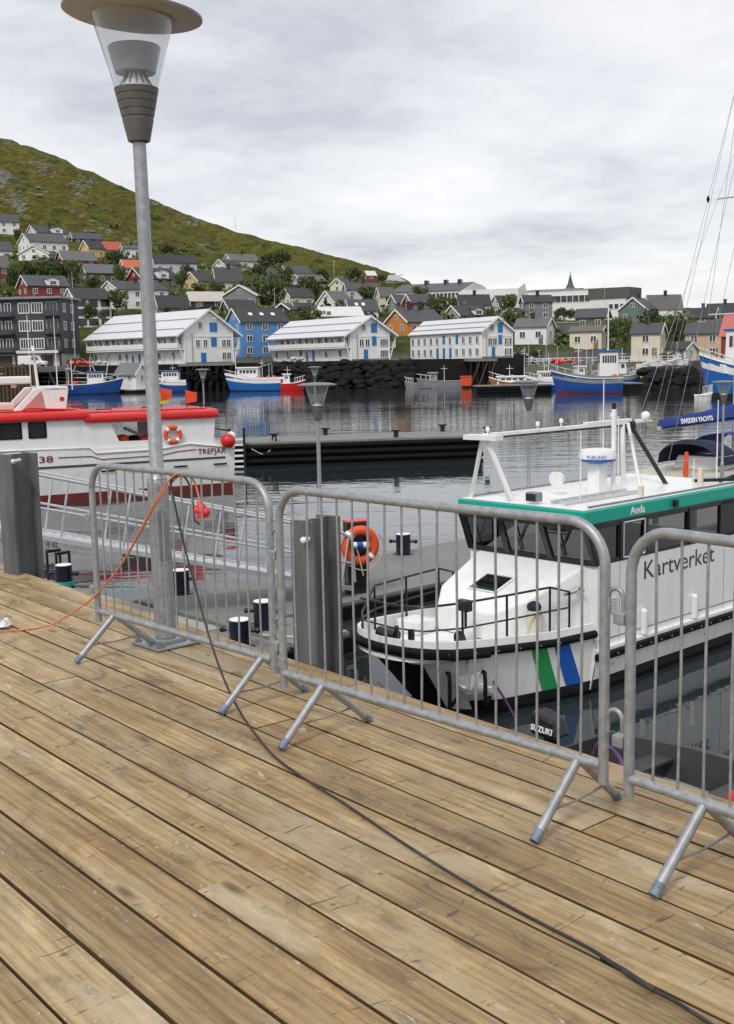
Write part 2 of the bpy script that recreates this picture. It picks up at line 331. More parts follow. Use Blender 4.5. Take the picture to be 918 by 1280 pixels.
def water():
    m, t, b = newmat('harbour_water')
    b.inputs['Base Color'].default_value = (.022,.03,.034,1); b.inputs['Roughness'].default_value = .02; b.inputs['IOR'].default_value = 1.42
    a = nd(t, 'ShaderNodeTexNoise', Scale=1.0, Detail=3.0, Roughness=.5, Distortion=.5); t.links.new(coords(t, (.28, .62, 1), False), a.inputs['Vector'])
    c = nd(t, 'ShaderNodeTexNoise', Scale=1.0, Detail=2.0, Roughness=.5); t.links.new(coords(t, (1.5, 3.1, 1), False), c.inputs['Vector'])
    k = nd(t, 'ShaderNodeTexNoise', Scale=1.0, Detail=2.0); t.links.new(coords(t, (.02, .05, 1), False), k.inputs['Vector'])
    kf = ramp(t, k.outputs['Fac'], [(.35, (.35,)*3), (.62, (1,)*3)]).outputs[0]
    mu = nd(t, 'ShaderNodeMath', operation='MULTIPLY'); t.links.new(c.outputs['Fac'], mu.inputs[0]); mu.inputs[1].default_value = .22
    ad = nd(t, 'ShaderNodeMath', operation='ADD'); t.links.new(a.outputs['Fac'], ad.inputs[0]); t.links.new(mu.outputs[0], ad.inputs[1])
    ml = nd(t, 'ShaderNodeMath', operation='MULTIPLY'); t.links.new(ad.outputs[0], ml.inputs[0]); t.links.new(kf, ml.inputs[1])
    # sheltered water between wharf and dock lies calm
    tc = t.nodes.new('ShaderNodeTexCoord'); ln = nd(t, 'ShaderNodeVectorMath', operation='LENGTH'); t.links.new(tc.outputs['Object'], ln.inputs[0])
    cl = nd(t, 'ShaderNodeMapRange'); t.links.new(ln.outputs['Value'], cl.inputs['Value']); cl.inputs['From Min'].default_value = 14; cl.inputs['From Max'].default_value = 60; cl.inputs['To Min'].default_value = .12; cl.inputs['To Max'].default_value = .40
    m2 = nd(t, 'ShaderNodeMath', operation='MULTIPLY'); t.links.new(ml.outputs[0], m2.inputs[0]); t.links.new(cl.outputs[0], m2.inputs[1])
    bump(t, b, m2.outputs[0], 1.0, .105); return m
M['water'] = water()
def hill():
    m, t, b = newmat('moorland')
    v = coords(t, (1,1,1), False)
    n1 = nd(t, 'ShaderNodeTexNoise', Scale=.02, Detail=8.0, Roughness=.65, Distortion=.5); t.links.new(v, n1.inputs['Vector'])
    n2 = nd(t, 'ShaderNodeTexNoise', Scale=.09, Detail=9.0, Roughness=.72, Distortion=.4); t.links.new(coords(t, (.7,.45,1.7), False), n2.inputs['Vector'])
    n3 = nd(t, 'ShaderNodeTexNoise', Scale=.45, Detail=6.0, Roughness=.7); t.links.new(coords(t, (.8,.4,1.5), False), n3.inputs['Vector'])
    c = ramp(t, n2.outputs['Fac'], [(.28, (.012,.022,.006)), (.40, (.046,.062,.012)), (.50, (.118,.108,.020)), (.58, (.066,.060,.016)), (.74, (.15,.112,.026))]).outputs[0]
    f = ramp(t, n3.outputs['Fac'], [(.33, (.45,.45,.45)), (.6, (1.2,1.2,1.15))]).outputs[0]
    c = mixc(t, c, f, .9, 'MULTIPLY')
    ad = nd(t, 'ShaderNodeMath', operation='MULTIPLY_ADD'); t.links.new(n3.outputs['Fac'], ad.inputs[0]); ad.inputs[1].default_value = .55; t.links.new(n1.outputs['Fac'], ad.inputs[2])
    # higher ground is stonier
    sp = nd(t, 'ShaderNodeSeparateXYZ'); t.links.new(v, sp.inputs[0])
    mr = nd(t, 'ShaderNodeMapRange'); t.links.new(sp.outputs['Z'], mr.inputs['Value']); mr.inputs['From Min'].default_value = 70; mr.inputs['From Max'].default_value = 175; mr.inputs['To Min'].default_value = -.03; mr.inputs['To Max'].default_value = .10
    a2 = nd(t, 'ShaderNodeMath', operation='ADD'); t.links.new(ad.outputs[0], a2.inputs[0]); t.links.new(mr.outputs[0], a2.inputs[1])
    rf = ramp(t, a2.outputs[0], [(.84, (0,0,0)), (.91, (.8,.8,.8))]).outputs[0]
    rc = ramp(t, n3.outputs['Fac'], [(.35, (.075,.072,.07)), (.65, (.24,.235,.23))]).outputs[0]
    c = mixc(t, c, rc, rf)
    # gardens and mown grass between the houses
    lo = nd(t, 'ShaderNodeMapRange'); t.links.new(sp.outputs['Z'], lo.inputs['Value']); lo.inputs['From Min'].default_value = 6.0; lo.inputs['From Max'].default_value = 62; lo.inputs['To Min'].default_value = .8; lo.inputs['To Max'].default_value = 0
    gc = ramp(t, n3.outputs['Fac'], [(.3, (.020,.034,.010)), (.7, (.075,.092,.024))]).outputs[0]
    c = mixc(t, c, gc, lo.outputs[0])
    q = nd(t, 'ShaderNodeMapRange'); t.links.new(sp.outputs['Z'], q.inputs['Value']); q.inputs['From Min'].default_value = 5.2; q.inputs['From Max'].default_value = 6.2; q.inputs['To Min'].default_value = 1; q.inputs['To Max'].default_value = 0
    c = mixc(t, c, (.10,.10,.098), q.outputs[0])
    t.links.new(c, b.inputs['Base Color']); b.inputs['Roughness'].default_value = .95; b.inputs['Specular IOR Level'].default_value = .1
    bump(t, b, n3.outputs['Fac'], .9, 1.6); return m
M['hill'] = hill()
def foliage(name, a, c):
    m, t, b = newmat(name)
    g = t.nodes.new('ShaderNodeNewGeometry'); r = ramp(t, g.outputs['Random Per Island'], [(0, a), (1, c)])
    t.links.new(r.outputs[0], b.inputs['Base Color']); b.inputs['Roughness'].default_value = .7; return m
M['leaf'] = foliage('birch_leaves', (.042,.066,.018), (.13,.17,.05))
M['leaf_d'] = foliage('dark_leaves', (.032,.052,.015), (.09,.12,.036))
M['bark'] = pm('bark', (.07,.055,.045), .9, 0, .2, 3)
def roofmat(name, col, ribs=0):
    m = pm(name, col, .6, 0, .14, .8, 0, .25, tuple(c*.7 for c in col)); return m
_pal = {}
def paint(col, rough=.65):
    k = tuple(round(c, 3) for c in col)
    if k not in _pal: _pal[k] = pm('house_paint', col, rough, 0, .07, .6, 0, .15, tuple(c*.6 for c in col))
    return _pal[k]
def boards(name, col, step=.16, axis=2):
    m, t, b = newmat(name); v = coords(t, (1,1,1), False)
    sp = nd(t, 'ShaderNodeSeparateXYZ'); t.links.new(v, sp.inputs[0]); mu = nd(t, 'ShaderNodeMath', operation='DIVIDE'); t.links.new(sp.outputs[axis], mu.inputs[0]); mu.inputs[1].default_value = step
    fr = nd(t, 'ShaderNodeMath', operation='FRACT'); t.links.new(mu.outputs[0], fr.inputs[0])
    c = ramp(t, fr.outputs[0], [(0, [x*.5 for x in col]), (.1, col), (.95, [x*1.05 for x in col])]).outputs[0]
    t.links.new(c, b.inputs['Base Color']); b.inputs['Roughness'].default_value = .6; return m
M['navy_boards'] = boards('dark_slate_boards', (.045,.05,.065), .5)
M['whroof'] = pm('white_profiled_roof_sheet', (.60,.61,.64), .45, 0, .05, .5, 0, .15, (.45,.45,.47))
M['bluedoor'] = pm('bright_blue_door', (.02,.17,.40), .5, 0, .1, 1)
# ---------------------------------------------------------------- the town, as read from the photograph
WHT=(.76,.76,.74); CRM=(.68,.62,.48); YEL=(.62,.45,.17); ORA=(.50,.21,.04); RED=(.22,.035,.03); GRY=(.20,.205,.21); LGR=(.36,.37,.37); BRN=(.15,.11,.085); BLU=(.10,.24,.50); GRN=(.13,.19,.17); BLK=(.035,.035,.04); BGE=(.56,.42,.28); PBL=(.48,.52,.60)
rD=(.03,.031,.034); rG=(.06,.062,.068); rM=(.11,.113,.118); rP=(.48,.44,.40); rR=(.38,.07,.055); rO=(.50,.13,.06); rB=(.11,.098,.09); rW=(.62,.62,.62)
# name tail, label, left edge, corner, right edge, base, eave, ridge (photo pixels), gable side, distance, wall, roof, extras
HOUSES = [
 ('tall white house with a grey roof at the left edge, highest row under the hill',-14,-14,23,299,277,268,'F',430,WHT,rG,''),
 ('white house with a round dormer on its dark roof, top row under the hill',33,47,88,301,291,281,'L',440,WHT,rD,'dc'),
 ('long white house with a slate blue roof, just below the dormer house',24,38,84,316,302,291,'L',400,WHT,rG,''),
 ('broad white gable house with a black roof and a row of small windows',26,62,70,326,317,307,'L',378,WHT,rD,''),
 ('small white house with a grey roof at the left edge, below the tall white one',-12,-12,15,326,313,302,'F',386,WHT,rG,''),
 ('low house with a red gable and a blue grey roof',70,80,120,334,325,313,'L',374,RED,rM,''),
 ('black walled house with a long dark roof, under the bare hillside',89,92,127,306,298,291,'L',432,BLK,rG,''),
 ('ochre yellow house with a dark roof joined to the red roofed one',102,112,131,325,310,301,'L',394,YEL,rD,''),
 ('beige house with a bright red roof below the hill',130,130,153,322,312,302,'F',402,BGE,rR,''),
 ('white flat fronted house just left of the big lamp post',152,155,177,323,311,307,'L',398,WHT,rG,''),
 ('house with a bright orange roof left of the big lamp post',150,156,179,342,334,325,'L',368,WHT,rO,''),
 ('red house with a white dormer, half hidden by the big lamp post',159,178,222,359,348,334,'L',345,RED,rD,'d'),
 ('brown grey house with a weathered grey roof amid the trees',98,109,147,356,341,330,'L',350,BRN,rM,''),
 ('dark red house cut off by the left edge',-16,-16,12,357,334,320,'F',345,RED,rB,''),
 ('bright red house with a slate roof and a white dormer above the dark flats',23,36,86,372,357,344,'L',300,RED,rG,'d'),
 ('white house with two broad black windows, right of the dark flats',82,96,139,409,374,361,'L',280,WHT,rD,'w'),
 ('long white house with a charcoal roof behind the big lamp post',126,149,210,386,362,351,'L',310,WHT,rD,'c'),
 ('white house with a wide curved black roof, right of the big lamp post',192,194,246,344,328,319,'L',372,PBL,rD,''),
 ('pale yellow house with a black roof in the middle of the slope',230,248,270,362,351,340,'L',348,YEL,rD,''),
 ('yellow house wing with a wide slate roof and a chimney',268,271,303,362,351,335,'L',356,CRM,rG,'c'),
 ('dark house with a pale beige roof above the first warehouse',233,240,282,385,376,365,'L',300,BLK,rP,''),
 ('dark grey gable house with a pale roof and a tall black chimney',280,321,325,388,369,357,'L',294,GRY,rP,'c'),
 ('small black gable house with white trim beside the blue house',345,362,372,392,386,379,'L',278,BLK,rD,''),
 ('cream house with a brown roof, highest in the middle of the slope',279,290,324,336,326,317,'L',450,CRM,rB,'c'),
 ('white house with an arched gable below the highest cream house',268,282,302,338,331,324,'L',425,WHT,rD,''),
 ('low house with a pink gable and a wide grey roof',315,328,351,356,347,335,'L',380,(.6,.42,.38),rG,''),
 ('pinkish house with a grey roof, second highest in the middle',351,359,388,348,341,332,'L',430,(.55,.45,.42),rG,''),
 ('pale blue gable house with a long grey roof',365,377,408,357,352,343,'L',400,PBL,rM,''),
 ('cream gable house with a charcoal roof above the blue house',352,364,393,385,371,361,'L',330,CRM,rD,''),
 ('narrow cream gable house with a dark roof near the flagpole',413,431,443,366,356,348,'L',390,CRM,rD,''),
 ('long pale blue house with a flat grey roof and black chimneys',431,434,475,374,362,354,'L',370,PBL,rG,'c'),
 ('white gable house with a mossy pale roof above the second warehouse',397,419,442,390,378,364,'L',310,WHT,rM,''),
 ('white house with a slate roof and two skylights',431,438,473,397,388,375,'L',290,WHT,rG,'s'),
 ('low house with a small orange gable and a white roof',395,404,454,400,395,384,'L',265,ORA,rW,''),
 ('narrow cream house with a dark hipped roof below the school',471,476,493,390,370,360,'L',340,CRM,rB,''),
 ('bright orange gable house with a grey roof and two tall black chimneys',482,510,556,419,402,387,'L',250,ORA,rG,'cc'),
 ('small red cabin with a white roof on the skyline',457,460,470,350,344,339,'L',490,RED,rW,''),
 ('small red house with a grey roof in front of the school',504,515,540,388,378,368,'L',302,RED,rG,''),
 ('white gable house with a black roof in front of the school',571,575,613,386,381,369,'L',300,WHT,rD,'c'),
 ('grey house with a charcoal roof and a side gable above the third warehouse',555,576,613,404,394,382,'L',265,LGR,rD,'d'),
 ('tall grey house with white framed windows and a black roof',653,656,690,400,378,370,'L',290,GRY,rD,'c'),
 ('white two storey house with a grey roof by the parked cars',644,683,693,430,408,398,'R',240,WHT,rM,'c'),
 ('brown timber house with a grey roof above the cream annex',720,757,763,412,396,386,'R',262,BRN,rG,''),
 ('cream annex with a low dark roof under the brown house',713,752,757,436,414,408,'R',238,CRM,rB,''),
 ('green grey gable house with white trim',774,809,822,406,387,372,'L',280,GRN,rD,'c'),
 ('white house with a large brown roof and a balcony, right of the green one',809,812,851,405,386,370,'L',292,WHT,rB,'cb'),
 ('cream two storey house with a slate roof on the shore',790,825,831,448,416,405,'R',215,CRM,rG,'c'),
 ('beige two storey house with a slate roof on the shore, right of the white shed',858,902,908,448,416,404,'R',215,BGE,rG,''),
 ('small white shed with a black roof between the cream and beige houses',843,857,859,448,436,428,'R',214,WHT,rD,''),
 ('grey house with a dark roof, left of the pair at the right edge',864,893,897,404,396,385,'R',280,GRY,rD,'c'),
 ('grey house with a taller dark roof at the right edge',884,930,935,408,394,379,'R',300,GRY,rD,'c'),
 ('red boat shed with a faded pink roof behind the blue ship',903,935,945,432,416,392,'R',200,RED,(.50,.14,.12),''),
 ('bright blue house with skylights in its dark roof between the warehouses',284,303,362,446,403,386,'L',236,BLU,rD,'s'),
 ('dark roofed low house right of the big lamp post above the first warehouse',196,199,236,397,384,370,'L',288,GRY,rD,''),
 ('low brown gable house with a dark roof behind the blue house',276,288,322,394,387,375,'L',276,BRN,rD,''),
 ('white shed with a dark roof between the dark trees on the left slope',14,18,30,352,343,337,'L',340,WHT,rG,''),
 ('white house with a dark roof right of the first school wing',617,622,640,384,376,370,'L',330,WHT,rD,''),
 ('grey shed with a white gable beside the tall grey house',634,646,655,402,392,385,'L',284,LGR,rD,''),
 ('small white garage with a dark roof below the red house by the lamp post',193,196,213,371,362,355,'L',330,WHT,rD,''),
 ('low white house with a dark roof left of the small orange gable',367,371,392,391,386,379,'L',285,WHT,rD,''),
 ('small dark house tucked left of the red house in front of the school',492,496,506,389,378,369,'L',316,GRY,rG,''),
 ('white house with a grey roof at the foot of the dark roofed pair',848,858,866,404,397,388,'L',300,WHT,rG,''),
]
CTRL = []                                             # terrain control points: column pixel, distance, height
def lerp_(tab, x):
    if x <= tab[0][0]: return tab[0][1]
    for (a, b), (c, e) in zip(tab, tab[1:]):
        if x <= c: return b + (e-b)*(x-a)/(c-a)
    return tab[-1][1]
def zpx(px, py, d): return at(px, py, d).z
for h in HOUSES: CTRL.append(((h[1]+h[3])/2, h[8]+4, zpx((h[1]+h[3])/2, h[4], h[8])))
for x, y in [(-1000,150),(-800,120),(-550,100),(-300,100),(-150,128),(-60,152),(0,168),(60,187),(120,212),(160,234),(200,252),(240,270),(280,285),(320,297),(350,305),(390,315),(420,322),(450,331),(480,339),(505,348)]:
    d = 800 - .3*x; CTRL.append((x, d, zpx(x, y, d)-1)); CTRL.append((x, d*1.3, zpx(x, y, d)*.86))
    CTRL.append((x, 620, (zpx(x, y, d)*.60 + zpx(x, 330, 430)*.25)))
for x in range(530, 1780, 45):
    for d in (460, 560, 700, 850, 1000, 1250): CTRL.append((x, d, zpx(x, 392, d)))
for x in range(500, 1780, 40):
    k = 0 if x < 640 else 16
    CTRL.append((x, 370, zpx(x, 384+k, 370)-.5)); CTRL.append((x, 330, zpx(x, 394+k, 330))); CTRL.append((x, 300, zpx(x, 404+k, 300)))
for x in range(-1100, 1780, 40): CTRL.append((x, 198, 4.7 if x < 655 else 3.4)); CTRL.append((x, 222, 4.7 if x < 655 else 3.5))
for x in range(-1100, 120, 40): CTRL.append((x, 260, zpx(x, 425, 260)))
def ground(px, d):
    sw = sz = 0
    for cx, cd, cz in CTRL:
        w = 1 / (((px-cx)/1400*d)**2*.7 + (d-cd)**2 + 6)**2
        sw += w; sz += w*cz
    return sz/sw

# ---------------------------------------------------------------- water and land
w_ = MB(); w_.add([(-6000,-3000,0),(6000,-3000,0),(6000,9000,0),(-6000,9000,0)], [(0,1,2,3)])
tag(w_.build('water', M['water']), kind='structure')
sb = MB(); sb.add([(-6000,-3000,-6),(6000,-3000,-6),(6000,9000,-6),(-6000,9000,-6)], [(0,1,2,3)])
tag(sb.build('harbour_bed', paint((.05,.05,.045))), kind='structure')
cols = [-1100 + 25*i for i in range(32)] + [-300 + 6.5*i for i in range(240)] + [1270 + 25*i for i in range(20)]
rows = [199.0]
while rows[-1] < 1300: rows.append(rows[-1] * (1.0125 if rows[-1] < 470 else 1.022))
g = MB(); vs_ = []
for d in rows:
    for px in cols:
        dr = ray(px, 447); x = dr[0]/dr[1]*d
        z = ground(px, d)
        amp = max(0, min(1, (d-330)/260))
        z += amp*(noise.fractal((x*.012, d*.012, 3.1), 1.0, 2.1, 6)*7 + abs(noise.noise((x*.05, d*.05, 9)))*2.5) if d < 950 else 0
        if d < 226: z = min(z, 4.72 if px < 655 else 3.42)
        sk = lerp_([(-1100,150),(-800,118),(-550,98),(-300,98),(-150,126),(-60,150),(0,166),(60,185),(120,210),(160,232),(200,250),(240,268),(280,283),(320,295),(350,303),(390,313),(420,320),(450,329),(480,338),(505,348),(530,366),(560,380),(1300,396)], px)
        sk += 2.6*noise.noise((px*.045, 2.2, d*.004)) + 1.6*noise.noise((px*.17, 7.1, d*.01)) - .5
        if d > 400 or px > 520: z = min(z, at(px, sk, d).z)
        vs_.append((x, d, z))
nC = len(cols)
g.add(vs_, [(i*nC+j, i*nC+j+1, (i+1)*nC+j+1, (i+1)*nC+j) for i in range(len(rows)-1) for j in range(nC-1)])
tag(g.build('hillside', M['hill'], smooth=60, fix=False), kind='structure')
hb_ = MB(); rng = random.Random(11); _V = {}
for i, p in enumerate(vs_): pass
for i in range(420):
    j = rng.randrange(nC); k = rng.randrange(60, 82); x, d, z = vs_[k*nC+j]
    if noise.noise((x*.011, d*.013, 5.5)) < .02 or not -200 < cols[j] < 500: continue
    for q_ in range(5):
        r = rng.uniform(.4, 1.3); o = Vector((x+rng.uniform(-2.5,2.5), d+rng.uniform(-1.5,1.5), z-.45*r)); vs = []
        for a in range(3):
            for b in range(6): th = (-.4, .35, 1.05)[a]; kk = r*rng.uniform(.75,1.2); vs.append(o + Vector((kk*math.cos(th)*math.cos(b*1.047)*1.5, kk*math.cos(th)*math.sin(b*1.047), kk*math.sin(th)*.8)))
        hb_.add(vs, [(a*6+b, a*6+(b+1)%6, (a+1)*6+(b+1)%6, (a+1)*6+b) for a in range(2) for b in range(6)] + [tuple(12+b for b in range(6))])
tag(hb_.build('hillside_boulders', paint((.17,.165,.16)), fix=False), 'grey boulders scattered over the upper hillside', 'rocks', kind='stuff')
def gz(px, d): return 4.72 if px < 655 and d < 226 else 3.43 if d < 226 else ground(px, d)

# quay edge with its walls (built as separate runs)
def wx(px, d): r = ray(px, 447); return r[0]/r[1]*d
q = MB(); q.box(wx(-1100,200), wx(655,200), 198.0, 201.0, -5, 4.68); tag(q.build('quay_wall', M['timber_black']), kind='structure')
# boulders of the revetment
rk = MB()
rng = random.Random(3)
for i in range(420):
    px = rng.uniform(335, 515) if i < 330 else rng.uniform(800, 872); z = rng.uniform(-.4, 4.4 if i < 330 else 2.6); d = 197.2 - (4.4-z)*.75 + rng.uniform(-.5,.5); d = d if i < 330 else d - 40
    r = rng.uniform(.45, 1.05); x = wx(px, d); n = 7
    o = Vector((x, d, z)); vs = []
    for a in range(5):
        for j in range(n):
            th = -math.pi/2 + math.pi*(a+.5)/5; k = r*rng.uniform(.75, 1.15)
            vs.append(o + Vector((k*math.cos(th)*math.cos(2*math.pi*j/n)*1.2, k*math.cos(th)*math.sin(2*math.pi*j/n), k*math.sin(th)*.75)))
    rk.add(vs, [(a*n+j, a*n+(j+1)%n, (a+1)*n+(j+1)%n, (a+1)*n+j) for a in range(4) for j in range(n)] + [tuple(range(n))[::-1], tuple(4*n+j for j in range(n))])
rko = rk.build('boulder_revetment', M['rock'], smooth=35); tag(rko, 'black boulders of the rubble bank below the white warehouses', 'rocks', kind='stuff')
# the right hand quay reaches nearer: grassy bank and timber edge
b_ = MB(); b_.hexa([(wx(800,160),160,-2),(wx(880,160),160,-2),(wx(880,199),199,-2),(wx(800,199),199,-2),(wx(806,162),162,2.2),(wx(876,162),162,2.2),(wx(880,199),199,3.36),(wx(800,199),199,3.36)])
tag(b_.build('shore_bank', M['rock']), kind='structure')
b_ = MB(); b_.hexa([(wx(655,176),176,-3),(wx(1740,176),176,-3),(wx(1740,198.2),198.2,-3),(wx(655,198.2),198.2,-3),(wx(655,177),177,.4),(wx(1740,177),177,.4),(wx(1740,199.2),199.2,3.40),(wx(655,199.2),199.2,3.40)])
tag(b_.build('grass_bank', M['bank']), kind='structure')
# dark timber quay at the left edge
tq = thing('timber_quay', 'dark weathered timber quay of upright piles at the left edge', 'quay', (wx(-10,178), 178, 0))
n_ = 0
for i in range(26):
    x = -9 + i*.62
    if x > 7.0: break
    m = MB(); m.tube([(x, rng.uniform(-.08,.08), -2), (x+rng.uniform(-.06,.06), rng.uniform(-.05,.05), 4.9+rng.uniform(-.15,.1))], .29, 8); m.build('pile', M['timber_dark'], tq, smooth=50)
m = MB(); m.box(-9.4, 7.2, .5, 20, 3.9, 4.75); m.build('quay_slab', M['concrete'], tq)
m = MB(); m.box(-9.4, 7.2, -.35, .5, 4.9, 5.2); m.build('cap_beam', M['timber_dark'], tq)

# ---------------------------------------------------------------- wharf deck
EDGE = 3.78
WR = R(2.6)                                           # the planks run slightly off the line of the docks
_p = W(3.4, 3.78, 0); wharf = thing('wharf_deck', None, None, _p + Matrix.Rotation(-WR, 3, 'Z') @ (-_p) + Vector((0, 0, DECK)), RZ - WR); wharf['kind'] = 'structure'
PW, GAP = .210, .013
row = 0; y = EDGE
pk = {}
while y > -2.6:
    x = -17.0 + rng.uniform(0, 4.2)
    if row == 7: x = -.9 - 4.2*4                        # a butt joint seen in the photo
    xs = [-17.0]
    while x < 7: xs.append(x); x += 4.2 + (rng.choice((-.6, 0, 0, .6)) if row != 7 else 0)
    xs.append(7.0)
    for a, b in zip(xs, xs[1:]):
        L = b - a - .004; dz = rng.uniform(-.0022, .0022)
        m = MB(); h = .048
        ch = .0028; s0, s1 = -PW/2 + GAP/2, PW/2 - GAP/2
        prof = [(s0, -h), (s1, -h), (s1, -ch), (s1-ch*.35, -ch*.35), (s1-ch, 0), (s0+ch, 0), (s0+ch*.35, -ch*.35), (s0, -ch)]
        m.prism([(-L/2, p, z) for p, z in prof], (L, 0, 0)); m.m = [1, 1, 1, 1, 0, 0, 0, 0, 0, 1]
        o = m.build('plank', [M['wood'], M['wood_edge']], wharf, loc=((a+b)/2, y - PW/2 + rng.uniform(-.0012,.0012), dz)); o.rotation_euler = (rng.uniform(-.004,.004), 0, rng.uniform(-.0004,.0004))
    y -= PW; row += 1
for i in range(17):
    m = MB(); x = -16.7 + 1.45*i; m.box(x-.06, x+.06, -2.5, EDGE-.03, -.27, -.056); m.build('joist', M['timber_dark'], wharf)
m = MB(); m.box(-17, 7, EDGE-.01, EDGE+.15, -.42, -.075); m.build('edge_beam', M['galv_dull'], wharf)
for i in range(9):
    m = MB(); x = -16 + 2.8*i; m.tube([(x, 2.6, -8), (x, 2.6, -.42)], .17, 10); m.build('support_pile', M['timber_dark'], wharf, smooth=40)
m = MB(); m.box(-17, 7, 2.45, 2.75, -.42, -.275); m.build('crosshead', M['timber_dark'], wharf)
m = MB(); m.box(-17, 7, -6, -2.55, -8, 0); m.build('quay_fill', M['concrete'], wharf)

# ---------------------------------------------------------------- floating docks
def pontoon(name, label, u0, u1, v0, v1, z):
    t = thing(name, label, 'dock', W(u0, v0, 0), RZ)
    Lx, Ly = u1-u0, v1-v0                               # local x runs to -U
    m = MB(); m.box(-Lx, 0, 0, Ly, z-.12, z); m.build('deck_slab', M['concrete'], t, bevel=.02)
    m = MB(); m.box(-Lx+.06, -.06, .06, Ly-.06, -.6, z-.13); m.build('float', M['concrete'], t)
    f = MB()
    for (p, q_) in (((.05,0),(.05,Ly)), ((-Lx-.05,0),(-Lx-.05,Ly)), ((-Lx,-.05),(0,-.05)), ((-Lx,Ly+.05),(0,Ly+.05))):
        f.bar((p[0],p[1],z-.2), (q_[0],q_[1],z-.2), .1, .26)
    f.build('rubbing_strake', M['black'], t, bevel=.02)
    return t
pontoon('floating_dock', 'grey concrete floating dock landing below the wharf edge', 13.9, 24.0, 7.2, 11.0, DOCK)
pontoon('floating_dock', 'short grey dock stub carrying two bollards in front of the long finger', 13.9, 15.55, 11.14, 12.3, DOCK)
pontoon('floating_dock', 'long grey floating dock finger beyond the white boat with the green roof', 15.7, 19.0, 11.16, 37.0, DOCK)
m = MB(); m.box(-4.0, 0, 0, 1.15, 0, .012)
for i in range(26): m.box(-3.95, -.05, .05+i*.042, .065+i*.042, .012, .018)
o = m.build('landing_plate', M['concrete_l'], None); o.location = W(15.7, 9.75, DOCK+.004); o.rotation_euler = (0, 0, RZ)
tag(o, 'pale ribbed landing plate on the dock below the big lamp post', 'landing plate')
# ---------------------------------------------------------------- crowd barriers
def barrier(label, p, q, zr=.235, nb=17, spread=.275, leg=(.2,.22), seed=1):
    rg = random.Random(seed)
    p, q = Vector(p), Vector(q); d = q - p; L = d.length; t = thing('crowd_barrier', label, 'barrier', (p.x, p.y, DECK), math.atan2(d.y, d.x), 'galvanised crowd barriers along the wharf edge')
    H, rc, r = 1.1, .15, .0188
    X, Z = Vector((1,0,0)), Vector((0,0,1))
    pts = [Vector((0,0,.17)), Vector((0,0,.6))] + arc((rc,0,H-rc), rc, math.pi, math.pi/2, X, Z, 8) + [Vector((L/2,0,H+rg.uniform(-.006,.004)))] + arc((L-rc,0,H-rc), rc, math.pi/2, 0, X, Z, 8) + [Vector((L,0,.6)), Vector((L,0,.17))]
    m = MB(); m.tube(pts, r, 14); m.build('frame', M['galv'], t, smooth=50)
    m = MB(); m.tube([(.012,0,zr),(L-.012,0,zr)], .0185, 14); m.build('bottom_rail', M['galv'], t, smooth=50)
    for i in range(nb):
        x = L*(i+1)/(nb+1); top = H
        if x < rc: top = H - rc + math.sqrt(max(0, rc*rc-(rc-x)**2))
        if x > L-rc: top = H - rc + math.sqrt(max(0, rc*rc-(x-L+rc)**2))
        bx, by = rg.gauss(0,.0045)*(2.5 if rg.random() < .12 else 1), rg.gauss(0,.004)
        m = MB(); m.tube([(x,0,zr),(x+bx,by,(zr+top)/2),(x,0,top)], .0050, 8); m.build('bar', M['galv'], t, smooth=60)
    for x in (leg[0], L-leg[1]):
        for s in (-1, 1):
            m = MB(); a, b = Vector((x, s*.012, zr-.006)), Vector((x+rg.uniform(-.012,.012), s*spread, .012)); m.tube([a, b], .0178, 12)
            lg = m.build('leg', M['galv'], t, smooth=50)
            m = MB(); c = b + (a-b)*.13; m.tube([b + (a-b)*-.01, c], .0184, 12); m.build('worn_foot', M['foot'], lg, smooth=50)
        k = .62; m = MB(); m.tube([(x,-spread*k,zr*(1-k)),(x,0,zr*(1-k)-.008),(x,spread*k,zr*(1-k))], .005, 6); m.build('leg_brace', M['galv_dull'], t, smooth=60)
    for z in (.83, .40):                                 # coupling hooks
        m = MB(); m.tube([(L,0,z-.03),(L+.018,0,z-.03)], .009, 8); m.tube([Vector((L+.016,0,z-.035)), Vector((L+.016,0,z+.02))] + arc((L+.045,0,z+.02), .03, math.pi, 0, X, Z, 8) + [Vector((L+.078,0,z-.05))], .0085, 8); m.build('hook', M['galv'], t, smooth=60)
        m = MB(); m.box(-.060,-.016,-.02,.02,z-.062,z-.02); m.build('hook_eye', M['galv'], t, bevel=.004)
    return t
M['foot'] = pm('blue_worn_foot', (.16,.20,.27), .6, .4, .45, 50, 0, 1.0, (.26,.275,.285))
barrier('crowd barrier in front of the big lamp post, with an orange cable over its rail', W(5.84,3.19), W(4.215,3.23), seed=2, leg=(.18,.085), spread=.26)
barrier('middle crowd barrier of the three, in front of the white boat', W(4.00,3.12), W(2.245,3.165), seed=3, leg=(.28,.105), spread=.265)
barrier('crowd barrier cut off by the right edge of the picture', W(2.115,3.13), W(.36,3.04), seed=4, leg=(.30,.2), spread=.265)

